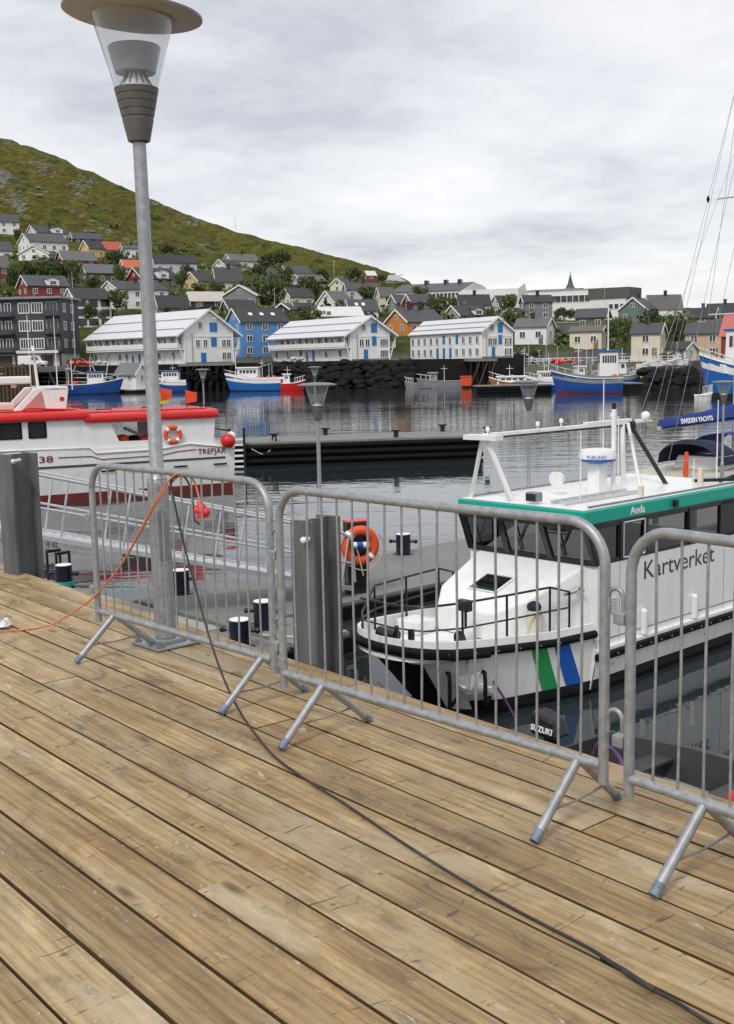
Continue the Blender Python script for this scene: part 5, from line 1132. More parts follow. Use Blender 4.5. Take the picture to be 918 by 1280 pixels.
def house(label, xl, xc, xr, yb, ye, yr, side, d, wall, roof, ex):
    mpp = d/F_PX
    if side == 'F': w1, w2 = 7.0*math.sin(R(12)), (xr-xl)*mpp; xc_ = xl; G_, al = 7.0, R(78)
    if side == 'L': w1, w2 = max(1.2,(xc-xl)*mpp), max(1.2,(xr-xc)*mpp); al = math.atan2(w2, 1.3*w1); al = max(R(14), min(R(76), al)); G_, L_ = w1/math.cos(al), w2/math.sin(al)
    elif side == 'R': w1, w2 = max(1.2,(xc-xl)*mpp), max(1.0,(xr-xc)*mpp); al = math.atan2(1.3*w2, w1); al = max(R(10), min(R(76), al)); L_, G_ = w1/math.cos(al), w2/math.sin(al)
    else: L_ = w2/math.sin(al)
    G_ = min(max(G_, 4.0), 13.0); L_ = max(L_, 4.0)
    c, eL, eR = frame_at(xc, yb, d, al)
    t = thing('house', label, 'house', c, 0, 'houses of the harbour town')
    fr = Fr(eL, eR) if side != 'R' else Fr(eR, eL)      # e1 gable direction, e2 ridge direction
    he, hr = (yb-ye)*mpp, (yb-yr)*mpp
    wl_, rf_ = paint(wall), paint(roof, .55)
    gable_body(t, fr, G_, L_, he, hr, wl_, rf_)
    st = max(1, int(he/2.15)); sh = he/st
    wcol = 'white_wall'
    for k in range(st):
        z = sh*(k+.55)
        n = max(1, int(G_/2.9))
        for i in range(n): window(t, fr, 1, G_*(i+.5)/n, z, .95, min(1.2, sh*.5), fcol=wcol)
        n = max(1, int(L_/3.1))
        for i in range(n):
            if 'w' in ex: window(t, fr, 2, L_*(i+.5)/n, z, 1.9, 1.3, cross=0, fcol='blackpaint')
            else: window(t, fr, 2, L_*(i+.5)/n, z, 1.1, min(1.2, sh*.5), fcol=wcol)
    if hr-he > 1.6: window(t, fr, 1, G_/2, he+(hr-he)*.33, .9, .9, fcol=wcol)
    cn = ex.count('c')
    for k in range(cn):
        b = L_*(.35+.3*k) if cn > 1 else L_*.55
        m = MB(); fr.box(m, G_/2-.35, G_/2+.35, b-.35, b+.35, hr-.8, hr+1.1+(.6 if cn > 1 else 0)); fr.box(m, G_/2-.42, G_/2+.42, b-.42, b+.42, hr+1.1+(.6 if cn > 1 else 0), hr+1.25+(.6 if cn > 1 else 0)); m.build('chimney', M['blackpaint'], t)
    if 'd' in ex:
        b0, b1 = L_*.45, L_*.75; m = MB(); zt = he+(hr-he)*.8
        m.prism([fr(-.1,b0,he-.3), fr(-.1,b1,he-.3), fr(-.1,b1,zt-.5), fr(-.1,(b0+b1)/2,zt), fr(-.1,b0,zt-.5)], fr(G_*.4,0,0)); dm_ = m.build('dormer', M['white_wall'], t)
        window(t, fr, 2, (b0+b1)/2, he+(zt-he)*.35, min(1.5,(b1-b0)*.6), .9, off=.1)
        m = MB()
        for sg in (b0-.2, b1+.2): m.hexa([fr(-.4,sg,zt-.6),fr(-.4,(b0+b1)/2,zt+.02),fr(G_*.42,(b0+b1)/2,zt+.02),fr(G_*.42,sg,zt-.6),fr(-.4,sg,zt-.45),fr(-.4,(b0+b1)/2,zt+.17),fr(G_*.42,(b0+b1)/2,zt+.17),fr(G_*.42,sg,zt-.45)])
        m.build('dormer_roof', rf_, t)
    if 's' in ex:
        for k in range(3 if L_ > 10 else 2):
            f = .5; b = L_*(.28+.24*k); sl = (hr-he)/(G_/2); a = G_/2*f
            m = MB(); m.hexa([fr(a-.35,b-.4,he+(a-.35)*sl+.12),fr(a+.35,b-.4,he+(a+.35)*sl+.12),fr(a+.35,b+.4,he+(a+.35)*sl+.12),fr(a-.35,b+.4,he+(a-.35)*sl+.12),fr(a-.35,b-.4,he+(a-.35)*sl+.28),fr(a+.35,b-.4,he+(a+.35)*sl+.28),fr(a+.35,b+.4,he+(a+.35)*sl+.28),fr(a-.35,b+.4,he+(a-.35)*sl+.28)]); m.build('skylight', M['white_wall'], t)
    if 'b' in ex:
        m = MB(); fr.box(m, -1.2, -.02, .5, L_-.3, he*.48, he*.55); fr.box(m, -1.2, -1.1, .5, L_-.3, he*.55, he*.78); m.build('balcony', M['white_wall'], t)
    m = MB(); fr.box(m, -.06, -.01, L_*.1, L_*.1+.95, .0, 2.0); m.build('door', paint((.25,.14,.09) if wall != WHT else (.12,.16,.2)), t)
    return t
for h in HOUSES: house(*h)

# ---------------------------------------------------------------- three white warehouses
def warehouse(label, xl, xc, xr, yb, ye, yr, d, over, gal):
    mpp = d/F_PX; w1, w2 = (xc-xl)*mpp, (xr-xc)*mpp; al = R(57)
    c, eL, eR = frame_at(xc, yb, d, al); fr = Fr(eR, eL); G, L = w2/math.sin(al), w1/math.cos(al)
    t = thing('warehouse', label, 'warehouse', Vector((c.x, c.y, 4.7)), 0, 'white quayside warehouses')
    E_, hr = (yb-ye)*mpp, (yb-yr)*mpp*1.03; he = (E_+over*hr*2/G)/(1+over*2/G)
    gable_body(t, fr, G, L, he, hr, M['white_wall'], M['whroof'], over=.5, sideover=over)
    sl = (hr-he)/(G/2)
    for k, f in enumerate((.25,.62)):                    # snow boards along the roof
        a = G/2*f - over*(1-f); m = MB(); m.bar(fr(a,-.4,he+a*sl+.28), fr(a,L+.4,he+a*sl+.28), .1, .16); m.build('snow_board', M['reflector'], t)
    for k in range(int(L/1.6)):                          # raised seams of the roof sheets
        b = L*(k+.5)/int(L/1.6); m = MB(); m.bar(fr(-over+.1,b,he-(over-.1)*sl+.188), fr(G/2-.1,b,hr-.1*sl+.188), .03, .02); m.build('roof_seam', M['whroof'], t)
    wn_ = 'window'
    for i, u in enumerate((.27,.42)): window(t, fr, 1, G*u, he*.60, .85, 1.25)
    for u in (.80,.90): window(t, fr, 1, G*u, he*.60, .85, 1.25); window(t, fr, 1, G*u, he*.22, .85, 1.25)
    window(t, fr, 1, G*.33, he*1.12, .7, 1.1)
    def door(face, u, z0, w, h):
        m = MB()
        if face == 1: fr.box(m, u-w/2, u+w/2, -.09, -.01, z0, z0+h)
        else: fr.box(m, -.09, -.01, u-w/2, u+w/2, z0, z0+h)
        m.build('blue_door', M['bluedoor'], t)
    door(1, G*.60, he*.94, G*.15, 1.7); door(1, G*.60, he*.50, G*.11, 1.7); door(1, G*.38, .1, G*.10, 1.9)
    m = MB(); fr.box(m, G*.60-.12, G*.60+.12, -.9, .1, he*.92+2.4, he*.92+2.65); m.build('hoist_beam', M['white_wall'], t)
    nb = max(5, int(L/2.3))
    for k in range(nb):
        u = L*(k+.5)/nb
        if gal or k not in (3,5): window(t, fr, 2, u, he*.68, .95, 1.2)
        else: door(2, u, he*.56, .8, 1.6)
        if k in (nb//2, nb//2+1, nb//2-1): door(2, u, .1, .75, 1.9)
        elif not gal or k % 2: window(t, fr, 2, u, he*.24, .95, 1.2)
    for sgn in (0, 1):                                   # gutters, corner boards and plinth
        a = -over if sgn == 0 else G+over; m = MB(); m.bar(fr(a,-.5,he-over*sl+.02), fr(a,L+.5,he-over*sl+.02), .16, .14); m.build('gutter', M['galv_dull'], t)
    for a, b in ((.06,-.03),(G-.06,-.03),(-.03,.06)): m = MB(); m.bar(fr(a,b,0), fr(a,b,he-.1), .16, .16); m.build('corner_board', M['white_wall'], t)
    m = MB(); m.bar(fr(G*.16,-.1,0), fr(G*.16,-.1,he*.9), .1, .1); m.build('downpipe', M['galv_dull'], t)
    m = MB(); fr.box(m, -.05, G+.05, -.06, -.005, -.3, .28); m.build('plinth', M['concrete'], t)
    m = MB(); m.bar(fr(0,-.06,he*.80), fr(G,-.06,he*.80), .06, .14); m.build('string_course', M['white_wall'], t)
    if gal:                                              # gallery under the wide eaves with slanting struts
        m = MB(); fr.box(m, -over*.8, -.02, -.1, L, he*.42, he*.45); m.build('gallery_floor', M['white_wall'], t)
        m = MB(); fr.box(m, -over*.8, -over*.8+.08, -.1, L, he*.47, he*.62); m.build('gallery_parapet', M['white_wall'], t)
        for k in range(int(L/3.2)+1):
            u = min(L*k/int(L/3.2), L-.1); m = MB(); m.bar(fr(-.05,u,.2), fr(-over*.9,u,he-over*sl*.9), .14, .2); m.build('strut', M['white_wall'], t)
        for u in (0,): m = MB(); m.bar(fr(G+.05,u,.2), fr(G+over*.9,u,he-over*sl*.9), .14, .2); m.build('strut', M['white_wall'], t)
        m = MB(); fr.box(m, G+.02, G+over*.8, -.1, L, he*.42, he*.45); fr.box(m, G+over*.8-.08, G+over*.8, -.1, L, he*.47, he*.62); m.build('gallery_floor', M['white_wall'], t)
    return t
warehouse('white warehouse with blue gable doors, leftmost, behind the big lamp post', 106, 231, 293, 447.5, 414, 383, 206, 1.9, True)
warehouse('white warehouse with blue gable doors, middle of the three', 333, 439, 488, 447.5, 418, 395, 206, 1.7, True)
warehouse('white warehouse without a gallery, rightmost of the three', 505, 602, 641, 450.5, 419, 402, 206, .35, False)

# ---------------------------------------------------------------- dark block of flats
c, eL, eR = frame_at(78, 446, 226, R(20)); fr = Fr(eL, eR); mpp = 226/F_PX
fb = thing('apartment_block', 'dark slate block of flats with white windows at the left edge', 'apartment block', Vector((c.x,c.y,4.7)))
Lf, Df, Hf = 17.5, 11.0, (446-367)*mpp+.6
m = MB(); fr.box(m, 0, Lf, 0, Df, 2.6, Hf); m.build('wall', M['navy_boards'], fb)
m = MB(); fr.box(m, .3, Lf, .4, Df, -2, 2.6); m.build('ground_floor', paint((.5,.5,.47)), fb)
m = MB(); fr.box(m, -.7, Lf+.5, -.9, Df+.3, Hf, Hf+.45); m.build('roof', paint((.24,.24,.235)), fb)
sh = (Hf-2.8)/3
for k in range(3):
    z = 2.8 + sh*(k+.5)
    for u in (4.6, 7.3): window(fb, fr, 1, u, z, 2.0, 1.75, cross=3)
    for u in (1.6,): window(fb, fr, 1, u, z+.05, 2.1, 1.9, cross=2, fcol='grey_hull')
    for u in (10.6, 12.6): window(fb, fr, 1, u, z, 1.2, 1.9, cross=1)
    window(fb, fr, 2, 2.5, z, 1.3, 1.5); window(fb, fr, 2, 7.0, z, 1.3, 1.5)
    for a0, a1 in ((-.25,3.1),(9.3,14.5)):
        m = MB(); fr.box(m, a0, a1, -1.2, -.02, z-sh*.5, z-sh*.5+.18); bl = m.build('balcony_slab', M['blackpaint'], fb)
        m = MB(); fr.box(m, a0+.03, a1-.03, -1.19, -1.14, z-sh*.5+.2, z-sh*.5+1.1); m.build('balcony_glass', M['farglass'], fb)
for u in (2.0, 6.2, 10.5): m = MB(); fr.box(m, u, u+2.6, .3, .39, 0, 2.3); m.build('garage_door', paint((.07,.035,.035)), fb)
for u in (0.05, 3.2, 9.2): m = MB(); fr.box(m, u, u+.3, -.6, -.3, -.5, 2.8); m.build('column', M['blackpaint'], fb)

# ---------------------------------------------------------------- school, assembly hall and church on the rise
def slab(name, label, cat, xl, xc, xr, yb, yt, d, al, wall, parts):
    mpp = d/F_PX; c, eL, eR = frame_at(xc, yb, d, al); fr = Fr(eL, eR); L1, L2 = (xc-xl)*mpp/math.cos(al), max(.5,(xr-xc)*mpp)/math.sin(al); H = (yb-yt)*mpp
    t = thing(name, label, cat, c); m = MB(); fr.box(m, 0, L1, 0, L2, -4, H); m.build('wall', paint(wall), t); return t, fr, L1, L2, H
def row(t, fr, face, L, z, n, w, h, a=.03, b=.97):
    for i in range(n): window(t, fr, face, L*(a+(b-a)*(i+.5)/n), z, w, h, cross=0, fcol='white_wall')
t, fr, L1, L2, H = slab('school_wing', 'long white school wing with a dark pitched roof above the orange house', 'school', 486, 577, 622, 384, 363, 380, R(14), WHT, '')
row(t, fr, 1, L1, H*.62, 18, 1.0, 2.6)
m = MB(); m.prism([fr(-.2,-.6,H), fr(-.2,L2+.3,H), fr(-.2,L2*.35,H+3.6)], fr(L1+.4,0,0)); m.build('roof', paint(rG), t)
m = MB(); m.prism([fr(-.21,.2,H-.1), fr(-.21,L2,H-.1), fr(-.21,L2*.62,H+3.0), fr(-.21,L2*.36,H+3.5)], fr(-.12,0,0)); m.build('gable', paint(WHT), t)
for u in (4.,9.,16.): m = MB(); fr.box(m, u, u+1.1, L2*.3, L2*.36, H+3, H+4.6); m.build('roof_vent', M['blackpaint'], t)
t, fr, L1, L2, H = slab('school_hall', 'white flat roofed school hall with a few dark windows', 'school', 577, 648, 660, 390, 361, 366, R(12), WHT, '')
row(t, fr, 1, L1*.34, H*.55, 3, 1.5, 1.9); window(t, fr, 1, L1*.62, H*.6, 1.0, 1.0)
m = MB(); m.prism([fr(L1*.02,2,H), fr(L1*.02,L2,H), fr(L1*.02,L2*.8,H+2.2)], fr(L1*.5,0,0)); m.build('roof', paint(WHT), t)
t, fr, L1, L2, H = slab('school_wing', 'white school wing with a row of black square windows left of the church spire', 'school', 640, 765, 788, 402, 362, 385, R(10), WHT, '')
row(t, fr, 1, L1, H*.74, 16, 1.9, 2.2); row(t, fr, 1, L1, H*.26, 12, 1.7, 2.0)
m = MB(); fr.box(m, -.2, L1+.2, -.2, L2+.2, H, H+.35); m.build('roof_edge', paint(LGR), t)
m = MB(); m.prism([fr(L1*.45,1,H+.35), fr(L1*.45,L2+4,H+.35), fr(L1*.45,L2*.8,H+2.3)], fr(L1*.52,0,0)); m.build('roof', paint(rG), t)
t, fr, L1, L2, H = slab('assembly_hall', 'white hall with a dark grey top storey right of the church spire', 'hall', 738, 782, 796, 414, 373, 350, R(22), WHT, '')
m = MB(); fr.box(m, -1.2, L1+.4, -.4, L2+.5, H, H+3.2); m.build('top_storey', paint((.10,.092,.088)), t)
row(t, fr, 1, L1*.5, H*.75, 3, 1.3, 1.5)
cs = at(713, 364, 470); t = thing('church', 'green copper church spire above the white school roof', 'church', cs)
m = MB(); m.box(-2.4,2.4,-2.4,2.4,-8,1.0); m.build('tower', paint(WHT), t)
m = MB(); m.lathe([(2.3,1.0),(1.6,1.8),(1.05,3.2),(.02,7.4)], 8); m.build('spire', paint((.045,.095,.085)), t)
m = MB(); m.bar((0,0,6.8),(0,0,8.2),.12,.12); m.bar((-.4,0,7.6),(.4,0,7.6),.12,.12); m.build('cross', M['blackpaint'], t)
# white membrane hall on the skyline
c = at(485, 357, 500); t = thing('sports_hall', 'wide white striped hall roof on the skyline left of the school', 'hall', c)
m = MB(); m.prism([(-11,0,-3),(10,0,-3),(10,0,.3),(3,0,5.2),(-11,0,.8)], (0,14,0)); m.build('hall_body', paint((.62,.62,.62)), t)
for k in range(5): x = -8+3.2*k; m = MB(); zz = .8+(x+11)*(4.4/14) if x < 3 else 5.2-(x-3)*.7; m.bar((x,-.1,zz+.15),(x+1.8,-.1,min(5.3,zz+.75)),.3,.25); m.build('roof_stripe', M['blackpaint'], t)

c, eL, eR = frame_at(722, 424, 256, R(8)); fr = Fr(eL, eR)
t = thing('retaining_wall', 'dark grey retaining wall below the white school wing', 'wall', c); m = MB(); fr.box(m, 0, 5.6, 0, 1.0, -3, 3.7); m.build('wall', paint((.12,.118,.11)), t); m = MB(); fr.box(m, -.1, 5.7, -.15, 1.1, 3.7, 3.95); m.build('coping', paint((.3,.29,.27)), t)

# small boathouse on the float by the left boats
c, eL, eR = frame_at(170, 474, 192, R(50)); fr = Fr(eR, eL)
bh = thing('boathouse', 'small white boathouse with a grey roof on a float by the first warehouse', 'boathouse', Vector((c.x,c.y,1.0)))
gable_body(bh, fr, 2.6, 5.2, 2.4, 4.0, M['white_wall'], paint((.16,.16,.165)), over=.3, base=.5)
window(bh, fr, 1, 1.3, 1.5, .5, .9); window(bh, fr, 2, 1.5, 1.6, .9, .6)
m = MB(); fr.box(m, -1.2, 4.2, -1.2, 7.5, -1.4, -.5); m.build('float', M['timber_black'], bh)
m = MB(); fr.box(m, -1.25, 4.25, -1.25, 7.55, -.5, -.35); m.build('float_deck', M['concrete_l'], bh)

# pile jetty between the first two warehouses
pj = thing('pile_jetty', 'black pile jetty under the right end of the first warehouse', 'jetty', (wx(225,196), 196, 0))
m = MB(); m.box(0, 9.5, -2.5, 5, 4.35, 4.72); m.build('jetty_deck', M['concrete'], pj)
for i in range(8):
    for j in range(2): m = MB(); m.tube([(.5+1.22*i, -2.2+2.2*j, -3), (.5+1.22*i, -2.2+2.2*j, 4.35)], .3, 8); m.build('pile', M['timber_black'], pj, smooth=50)
for i in range(4): m = MB(); m.bar((.4+2.4*i,-2.5,.3),(2.7+2.2*i,-2.5,4.2),.25,.25); m.build('brace', M['timber_black'], pj)
for i in range(5): m = MB(); m.torus((1.2+1.7*i,-2.7,2.6), .55, .2, (1,0,0), (0,0,1), 14, 6); m.build('tyre_fender', M['black'], pj)
pj = thing('pile_jetty', 'black pile jetty under the right end of the third warehouse', 'jetty', (wx(585,190), 190, 0))
m = MB(); m.box(0, 4.8, -1.5, 9, 4.2, 4.6); m.build('jetty_deck', M['concrete'], pj)
for i in range(5): m = MB(); m.tube([(.3+1.05*i, -1.2, -3), (.3+1.05*i+.1, -1.2, 4.2)], .24, 8); m.build('pile', M['timber_black'], pj, smooth=50)
for i in range(3): m = MB(); m.bar((.3+1.4*i,-1.4,.2),(1.8+1.3*i,-1.4,4.0),.2,.2); m.build('brace', M['timber_dark'], pj)
fp = thing('far_pontoon', 'black floating pontoon left of the blue trawler', 'pontoon', (wx(596,152), 152, 0), .06)
m = MB(); m.box(0,10.2,0,3,-.4,1.0); m.build('float', M['timber_black'], fp)
m = MB(); m.box(-.1,10.3,-.1,3.1,1.0,1.15); m.build('deck', M['concrete'], fp)
for k in (.3,.7): m = MB(); m.bar((-.1,-.14,k),(10.3,-.14,k),.1,.16); m.build('fender_strip', M['black'], fp)
fp = thing('far_pontoon', 'black floating pontoon right of the blue trawler', 'pontoon', (wx(776,150), 150, 0), .06)
m = MB(); m.box(0,3.0,0,6,-.4,1.0); m.build('float', M['timber_black'], fp)
m = MB(); m.box(-.1,3.1,-.1,6.1,1.0,1.15); m.build('deck', M['concrete'], fp)

# ---------------------------------------------------------------- boats along the far quays
def far_boat(label, xl, xr, d, bow, hull, B=3.0, fb_=1.3, house_=(.3,.55,2.2), sheer=.9, hcol='white', trim=None, yaw=.12, mast=(), gantry=False, deckcol=None, extra='', name='fishing_boat', cat='boat', z0=0.0, wh_roof=None, windows=5, upper=None):
    L = (xr-xl)*d/F_PX; s = 1 if bow == 'R' else -1
    x0 = wx(xl if s == 1 else xr, d); t = thing(name, label, cat, (x0, d, z0), (0 if s == 1 else math.pi) + yaw*s, 'boats along the far quays')
    stt = [0,.06,.25,.5,.7,.85,.94,1.0]; hb = [(0,.82),(.25,.95),(.5,1.0),(.7,.92),(.85,.62),(.94,.3),(1,.03)]
    def hz(f): return fb_ + sheer*max(0,(f-.35)/.65)**2 + .15*max(0,.25-f)
    def pt_(f, t_, sd): w = lerp_tab(hb,f)*B/2; rk = .10*L*f**3; z = -.3+(hz(f)+.3)*t_; return Vector((f*L*.92 + rk*t_, sd*w*(.72+.28*t_**.6), z))
    m = MB()
    for sd in (1,-1): m.loft([[pt_(f,t_,sd) for t_ in (0,.35,.7,1)] for f in stt], close_ends=False)
    m.add([pt_(0,0,1),pt_(0,1,1),pt_(0,1,-1),pt_(0,0,-1)], [(0,1,2,3)]); m.build('hull', M[hull], t, smooth=50)
    m = MB()
    for sd in (1,-1): m.tube([pt_(f,1,sd)+Vector((0,0,.02)) for f in stt], .07, 6)
    m.build('gunwale', M[trim or 'white'], t, smooth=60)
    if upper:
        m = MB()
        for sd in (1,-1): m.loft([[pt_(f,.72,sd)+Vector((0,sd*.02,0)), pt_(f,1,sd)+Vector((0,sd*.03,.35))] for f in stt[:]], close_ends=False)
        m.build('bulwark', M[upper], t, smooth=50)
    m = MB(); m.add([pt_(f,1,1)-Vector((0,.03,.25)) for f in stt] + [pt_(f,1,-1)-Vector((0,-.03,.25)) for f in stt[::-1]], [tuple(range(16))]); m.build('deck', M[deckcol or 'concrete_l'], t, fix=False)
    m = MB()
    for sd in (1,-1): m.loft([[pt_(f,.0,sd), pt_(f,.20,sd)+Vector((0,sd*.015,0))] for f in stt], close_ends=False)
    m.build('boot_top', M['boot' if 'r' in extra else 'antifoul'], t, smooth=50)
    if house_:
        a, b, hh = house_; a *= L; b *= L; w = B*.36; zb = fb_ - .2
        m = MB(); m.hexa([(a,-w,zb),(b,-w,zb),(b,w,zb),(a,w,zb),(a+.1,-w*.92,zb+hh),(b-.15,-w*.92,zb+hh),(b-.15,w*.92,zb+hh),(a+.1,w*.92,zb+hh)]); wh = m.build('wheelhouse', M[hcol], t, bevel=.05)
        m = MB(); m.box(a-.1,b+.15,-w-.1,w+.1,zb+hh,zb+hh+.22); m.build('wheelhouse_roof', M[wh_roof or hcol], t, bevel=.04)
        for i in range(windows):
            for sd in (-1,1): m = MB(); x = a+.3+(b-a-.7)*(i+.5)/windows; m.box(x-(b-a-.7)/windows*.36, x+(b-a-.7)/windows*.36, sd*w*.955-.03, sd*w*.955+.03, zb+hh*.62, zb+hh*.88); m.build('window', M['farglass'], wh)
        m = MB(); m.box(b-.12,b-.06,-w*.8,w*.8,zb+hh*.62,zb+hh*.88); m.build('window', M['farglass'], wh)
    for (f, h, r) in mast: m = MB(); m.tube([(f*L,0,fb_),(f*L,0,fb_+h)], [r, r*.6], 8); m.bar((f*L-.5,0,fb_+h*.8),(f*L+.5,0,fb_+h*.8),.06,.06); m.build('mast', M['white'], t, smooth=50)
    if gantry:
        f = gantry*L; m = MB()
        for sd in (1,-1): m.tube([(f,sd*B*.42,fb_),(f,sd*B*.36,fb_+2.6)], .09, 6)
        m.tube([(f,-B*.36,fb_+2.6),(f,B*.36,fb_+2.6)], .09, 6); m.tube([(f,0,fb_+2.6),(f+L*.28,0,fb_+1.9)], .1, 6); m.build('gantry', M['grey_hull'], t, smooth=50)
    for i, ch in enumerate([c_ for c_ in extra if c_ in 'of']):
        m = MB(); m.ball((L*(.12+.14*i), B*.3*(-1 if i % 2 else 1), fb_+.25), .42); m.build('buoy', M['orange'], t, smooth=60)
    m = MB()
    for f in (.62,.72,.82,.92):
        for sd in (1,-1): p = pt_(f,1,sd); m.tube([p, p+Vector((0,0,.8))], .025, 5)
    for sd in (1,-1): m.tube([pt_(f,1,sd)+Vector((0,0,.8)) for f in (.62,.72,.82,.92,1.0)], .025, 5)
    m.build('rail', M['white'], t)
    return t
far_boat('blue fishing boat with a white wheelhouse near the left quay', 72, 150, 190, 'R', 'blue_hull', 3.2, 1.6, (.45,.72,2.2), 1.0, mast=((.5,4.6,.07),(.15,3.5,.06)), gantry=.14, extra='of', wh_roof='blue_hull')
far_boat('blue and white cabin boat moored behind the big lamp post', 196, 234, 193, 'L', 'blue_hull', 3.0, 1.7, (.25,.85,2.0), .5, hcol='white', wh_roof='blue_hull', mast=((.5,3.0,.05),), upper='white')
far_boat('bright blue fishing boat with a white deckhouse by the pile jetty', 281, 352, 188, 'L', 'blue_ship', 3.2, 1.9, (.4,.78,2.1), .9, mast=((.82,5.2,.07),(.35,3.4,.06)), gantry=.2, extra='oof', wh_roof='white', upper='white')
far_boat('small red boat beside the bright blue fishing boat', 350, 380, 187, 'R', 'red', 2.2, 1.2, (.1,.4,1.6), .5, hcol='white', mast=((.3,2.8,.05),), extra='o', windows=2)
far_boat('long grey workboat moored below the third warehouse', 522, 578, 184, 'L', 'grey_hull', 2.8, 1.1, (.55,.75,1.5), .5, hcol='grey_hull', trim='grey_hull', mast=((.4,2.6,.05),), windows=3)
far_boat('grey skiff at the bow of the grey workboat', 506, 530, 186, 'L', 'grey_hull', 2.0, .8, None, .3, trim='grey_hull')
far_boat('varnished wooden boat with a white top by the black pontoon', 613, 662, 158, 'L', 'varnish', 2.6, 1.3, (.08,.82,.95), .8, mast=((.5,2.5,.05),), windows=4, deckcol='white')
far_boat('white motorboat with a blue stripe left of the blue trawler', 660, 704, 160, 'L', 'blue_hull', 2.8, 1.3, (.25,.7,1.5), .6, upper='white', mast=((.4,4.0,.05),))
far_boat('dark blue trawler with a white wheelhouse and blue roof', 692, 778, 146, 'L', 'blue_hull', 3.8, 1.9, (.06,.34,3.6), 1.1, wh_roof='blue_ship', mast=((.2,9.5,.12),(.62,4.5,.08)), gantry=.45, extra='ro', upper='grey_hull', deckcol='timber_dark', windows=6)
far_boat('purple blue fishing boat behind the right end of the trawler', 768, 802, 165, 'R', 'blue_hull', 3.0, 1.8, (.1,.4,2.2), .8, upper='grey_hull', mast=((.3,4,.06),))
far_boat('small white boat with a yellow cover right of the trawler', 792, 826, 172, 'R', 'white', 2.2, .9, (.3,.7,.6), .4, hcol='yellowflag', windows=1)
far_boat('tiny bright blue skiff right of the yellow covered boat', 820, 834, 166, 'L', 'blue_ship', 1.4, .6, None, .2, trim='blue_ship')
far_boat('large blue and white ship cut off by the right edge', 884, 1030, 120, 'L', 'blue_ship', 4.6, 2.9, (.52,.80,4.6), 1.9, upper='white', wh_roof='blue_ship', mast=((.66,9,.12),(.4,7,.1)), gantry=.3, extra='o', windows=6, yaw=.35)
far_boat('small white tender beside the bow of the blue ship', 872, 892, 117, 'R', 'white', 1.5, .6, None, .3)
for i, (a, b, dd_) in enumerate([(797,812,182),(812,828,184),(828,846,186),(846,860,184)]):
    far_boat(['white skiff drawn up on the shore below the cream house, leftmost of four','white skiff drawn up on the shore, second of four from the left','white skiff drawn up on the shore, third of four from the left','white skiff drawn up on the shore below the white shed, rightmost of four'][i], a, b, dd_, 'L' if i % 2 else 'R', 'white', 1.5, .8, None, .4, name='skiff', z0=2.4+.2*i)
for a in [('white cabin cruiser left of the trawler bow, behind the white motorboat', 664, 698, 171, 'R', 'white', 2.4, 1.0, (.3,.7,1.3)), ('white sloop with a tall mast left of the trawler', 640, 672, 170, 'L', 'white', 2.2, .9, (.35,.65,.7)), ('white fishing smack behind the trawler mast', 716, 752, 172, 'R', 'white', 2.8, 1.4, (.1,.4,1.9)), ('white boat with a dark stripe behind the trawler wheelhouse', 752, 786, 173, 'R', 'grey_hull', 2.6, 1.2, (.2,.6,1.4)), ('white daysailer beside the yellow covered boat', 806, 838, 174, 'L', 'white', 2.0, .8, (.3,.6,.6)), ('low white launch at the right end of the small boats', 836, 862, 173, 'L', 'white', 2.0, .8, (.2,.6,.9))]:
    far_boat(*a, .5, mast=((.5, 5.5 if 'mast' in a[0] or 'sailer' in a[0] else 3.0, .05),), windows=3, extra='o' if 'smack' in a[0] else '')
# orange fish tubs on the grey workboat
t = thing('orange_tub', 'bright orange fish tub at the stern of the grey workboat', 'tub', (wx(582,184), 183.2, .9)); m = MB(); m.hexa([(-.8,-.5,-.6),(.8,-.5,-.6),(.8,.5,-.6),(-.8,.5,-.6),(-.9,-.6,.9),(.9,-.6,.9),(.9,.6,.9),(-.9,.6,.9)]); m.build('tub', M['orange'], t, bevel=.05)
m = MB(); m.box(-1.0,1.0,-.7,.7,.9,1.02); m.build('rim', M['orange'], t, bevel=.03)

# ---------------------------------------------------------------- vehicles on the quay
def car(label, px, d, yaw, col, van=False, name='parked_car'):
    t = thing(name, label, 'van' if van else 'car', (wx(px,d), d, gz(px,d)+.02), yaw, 'vehicles parked on the quays')
    L, Wd = (5.2,1.9) if van else (4.4,1.8)
    side = [(0,.35),(L,.35),(L,.85),(L*.97,1.0),(L*.80,1.08),(L*.70,1.9),(L*.62,2.05),(.05,2.05),(0,1.9)] if van else [(0,.35),(L,.35),(L,.75),(L*.96,.88),(L*.74,.98),(L*.60,1.50),(L*.15,1.52),(L*.03,1.0),(0,.9)]
    m = MB(); m.prism([(x,-Wd/2,z) for x, z in side], (0,Wd,0)); m.build('body', paint(col, .3), t, bevel=.08)
    for s in (-1,1):
        y = s*(Wd/2+.004)
        if van: ps = [(L*.50,1.2),(L*.76,1.2),(L*.69,1.85),(L*.50,1.9)]
        else: ps = [(L*.12,1.0),(L*.70,1.02),(L*.585,1.43),(L*.18,1.44)]
        m = MB(); m.prism([(x,y,z) for x, z in ps], (0,s*.01,0)); m.build('window', M['farglass'], t)
        for x in (L*.18,L*.80):
            m = MB(); m.tube([(x,s*(Wd/2-.2),.33),(x,s*(Wd/2+.02),.33)], .33, 14); w_ = m.build('wheel', M['black'], t, smooth=40)
            m = MB(); m.tube([(x,s*(Wd/2+.02),.33),(x,s*(Wd/2+.03),.33)], .19, 10); m.build('rim', M['alu'], w_)
        m = MB(); m.box(L-.02,L+.02,s*.65-.15,s*.65+.15,.68,.82); m.build('headlight', M['whitetext'], t)
    return t
car('white van parked in front of the dark flats', 24, 214, .0, (.78,.78,.78), True, 'parked_van')
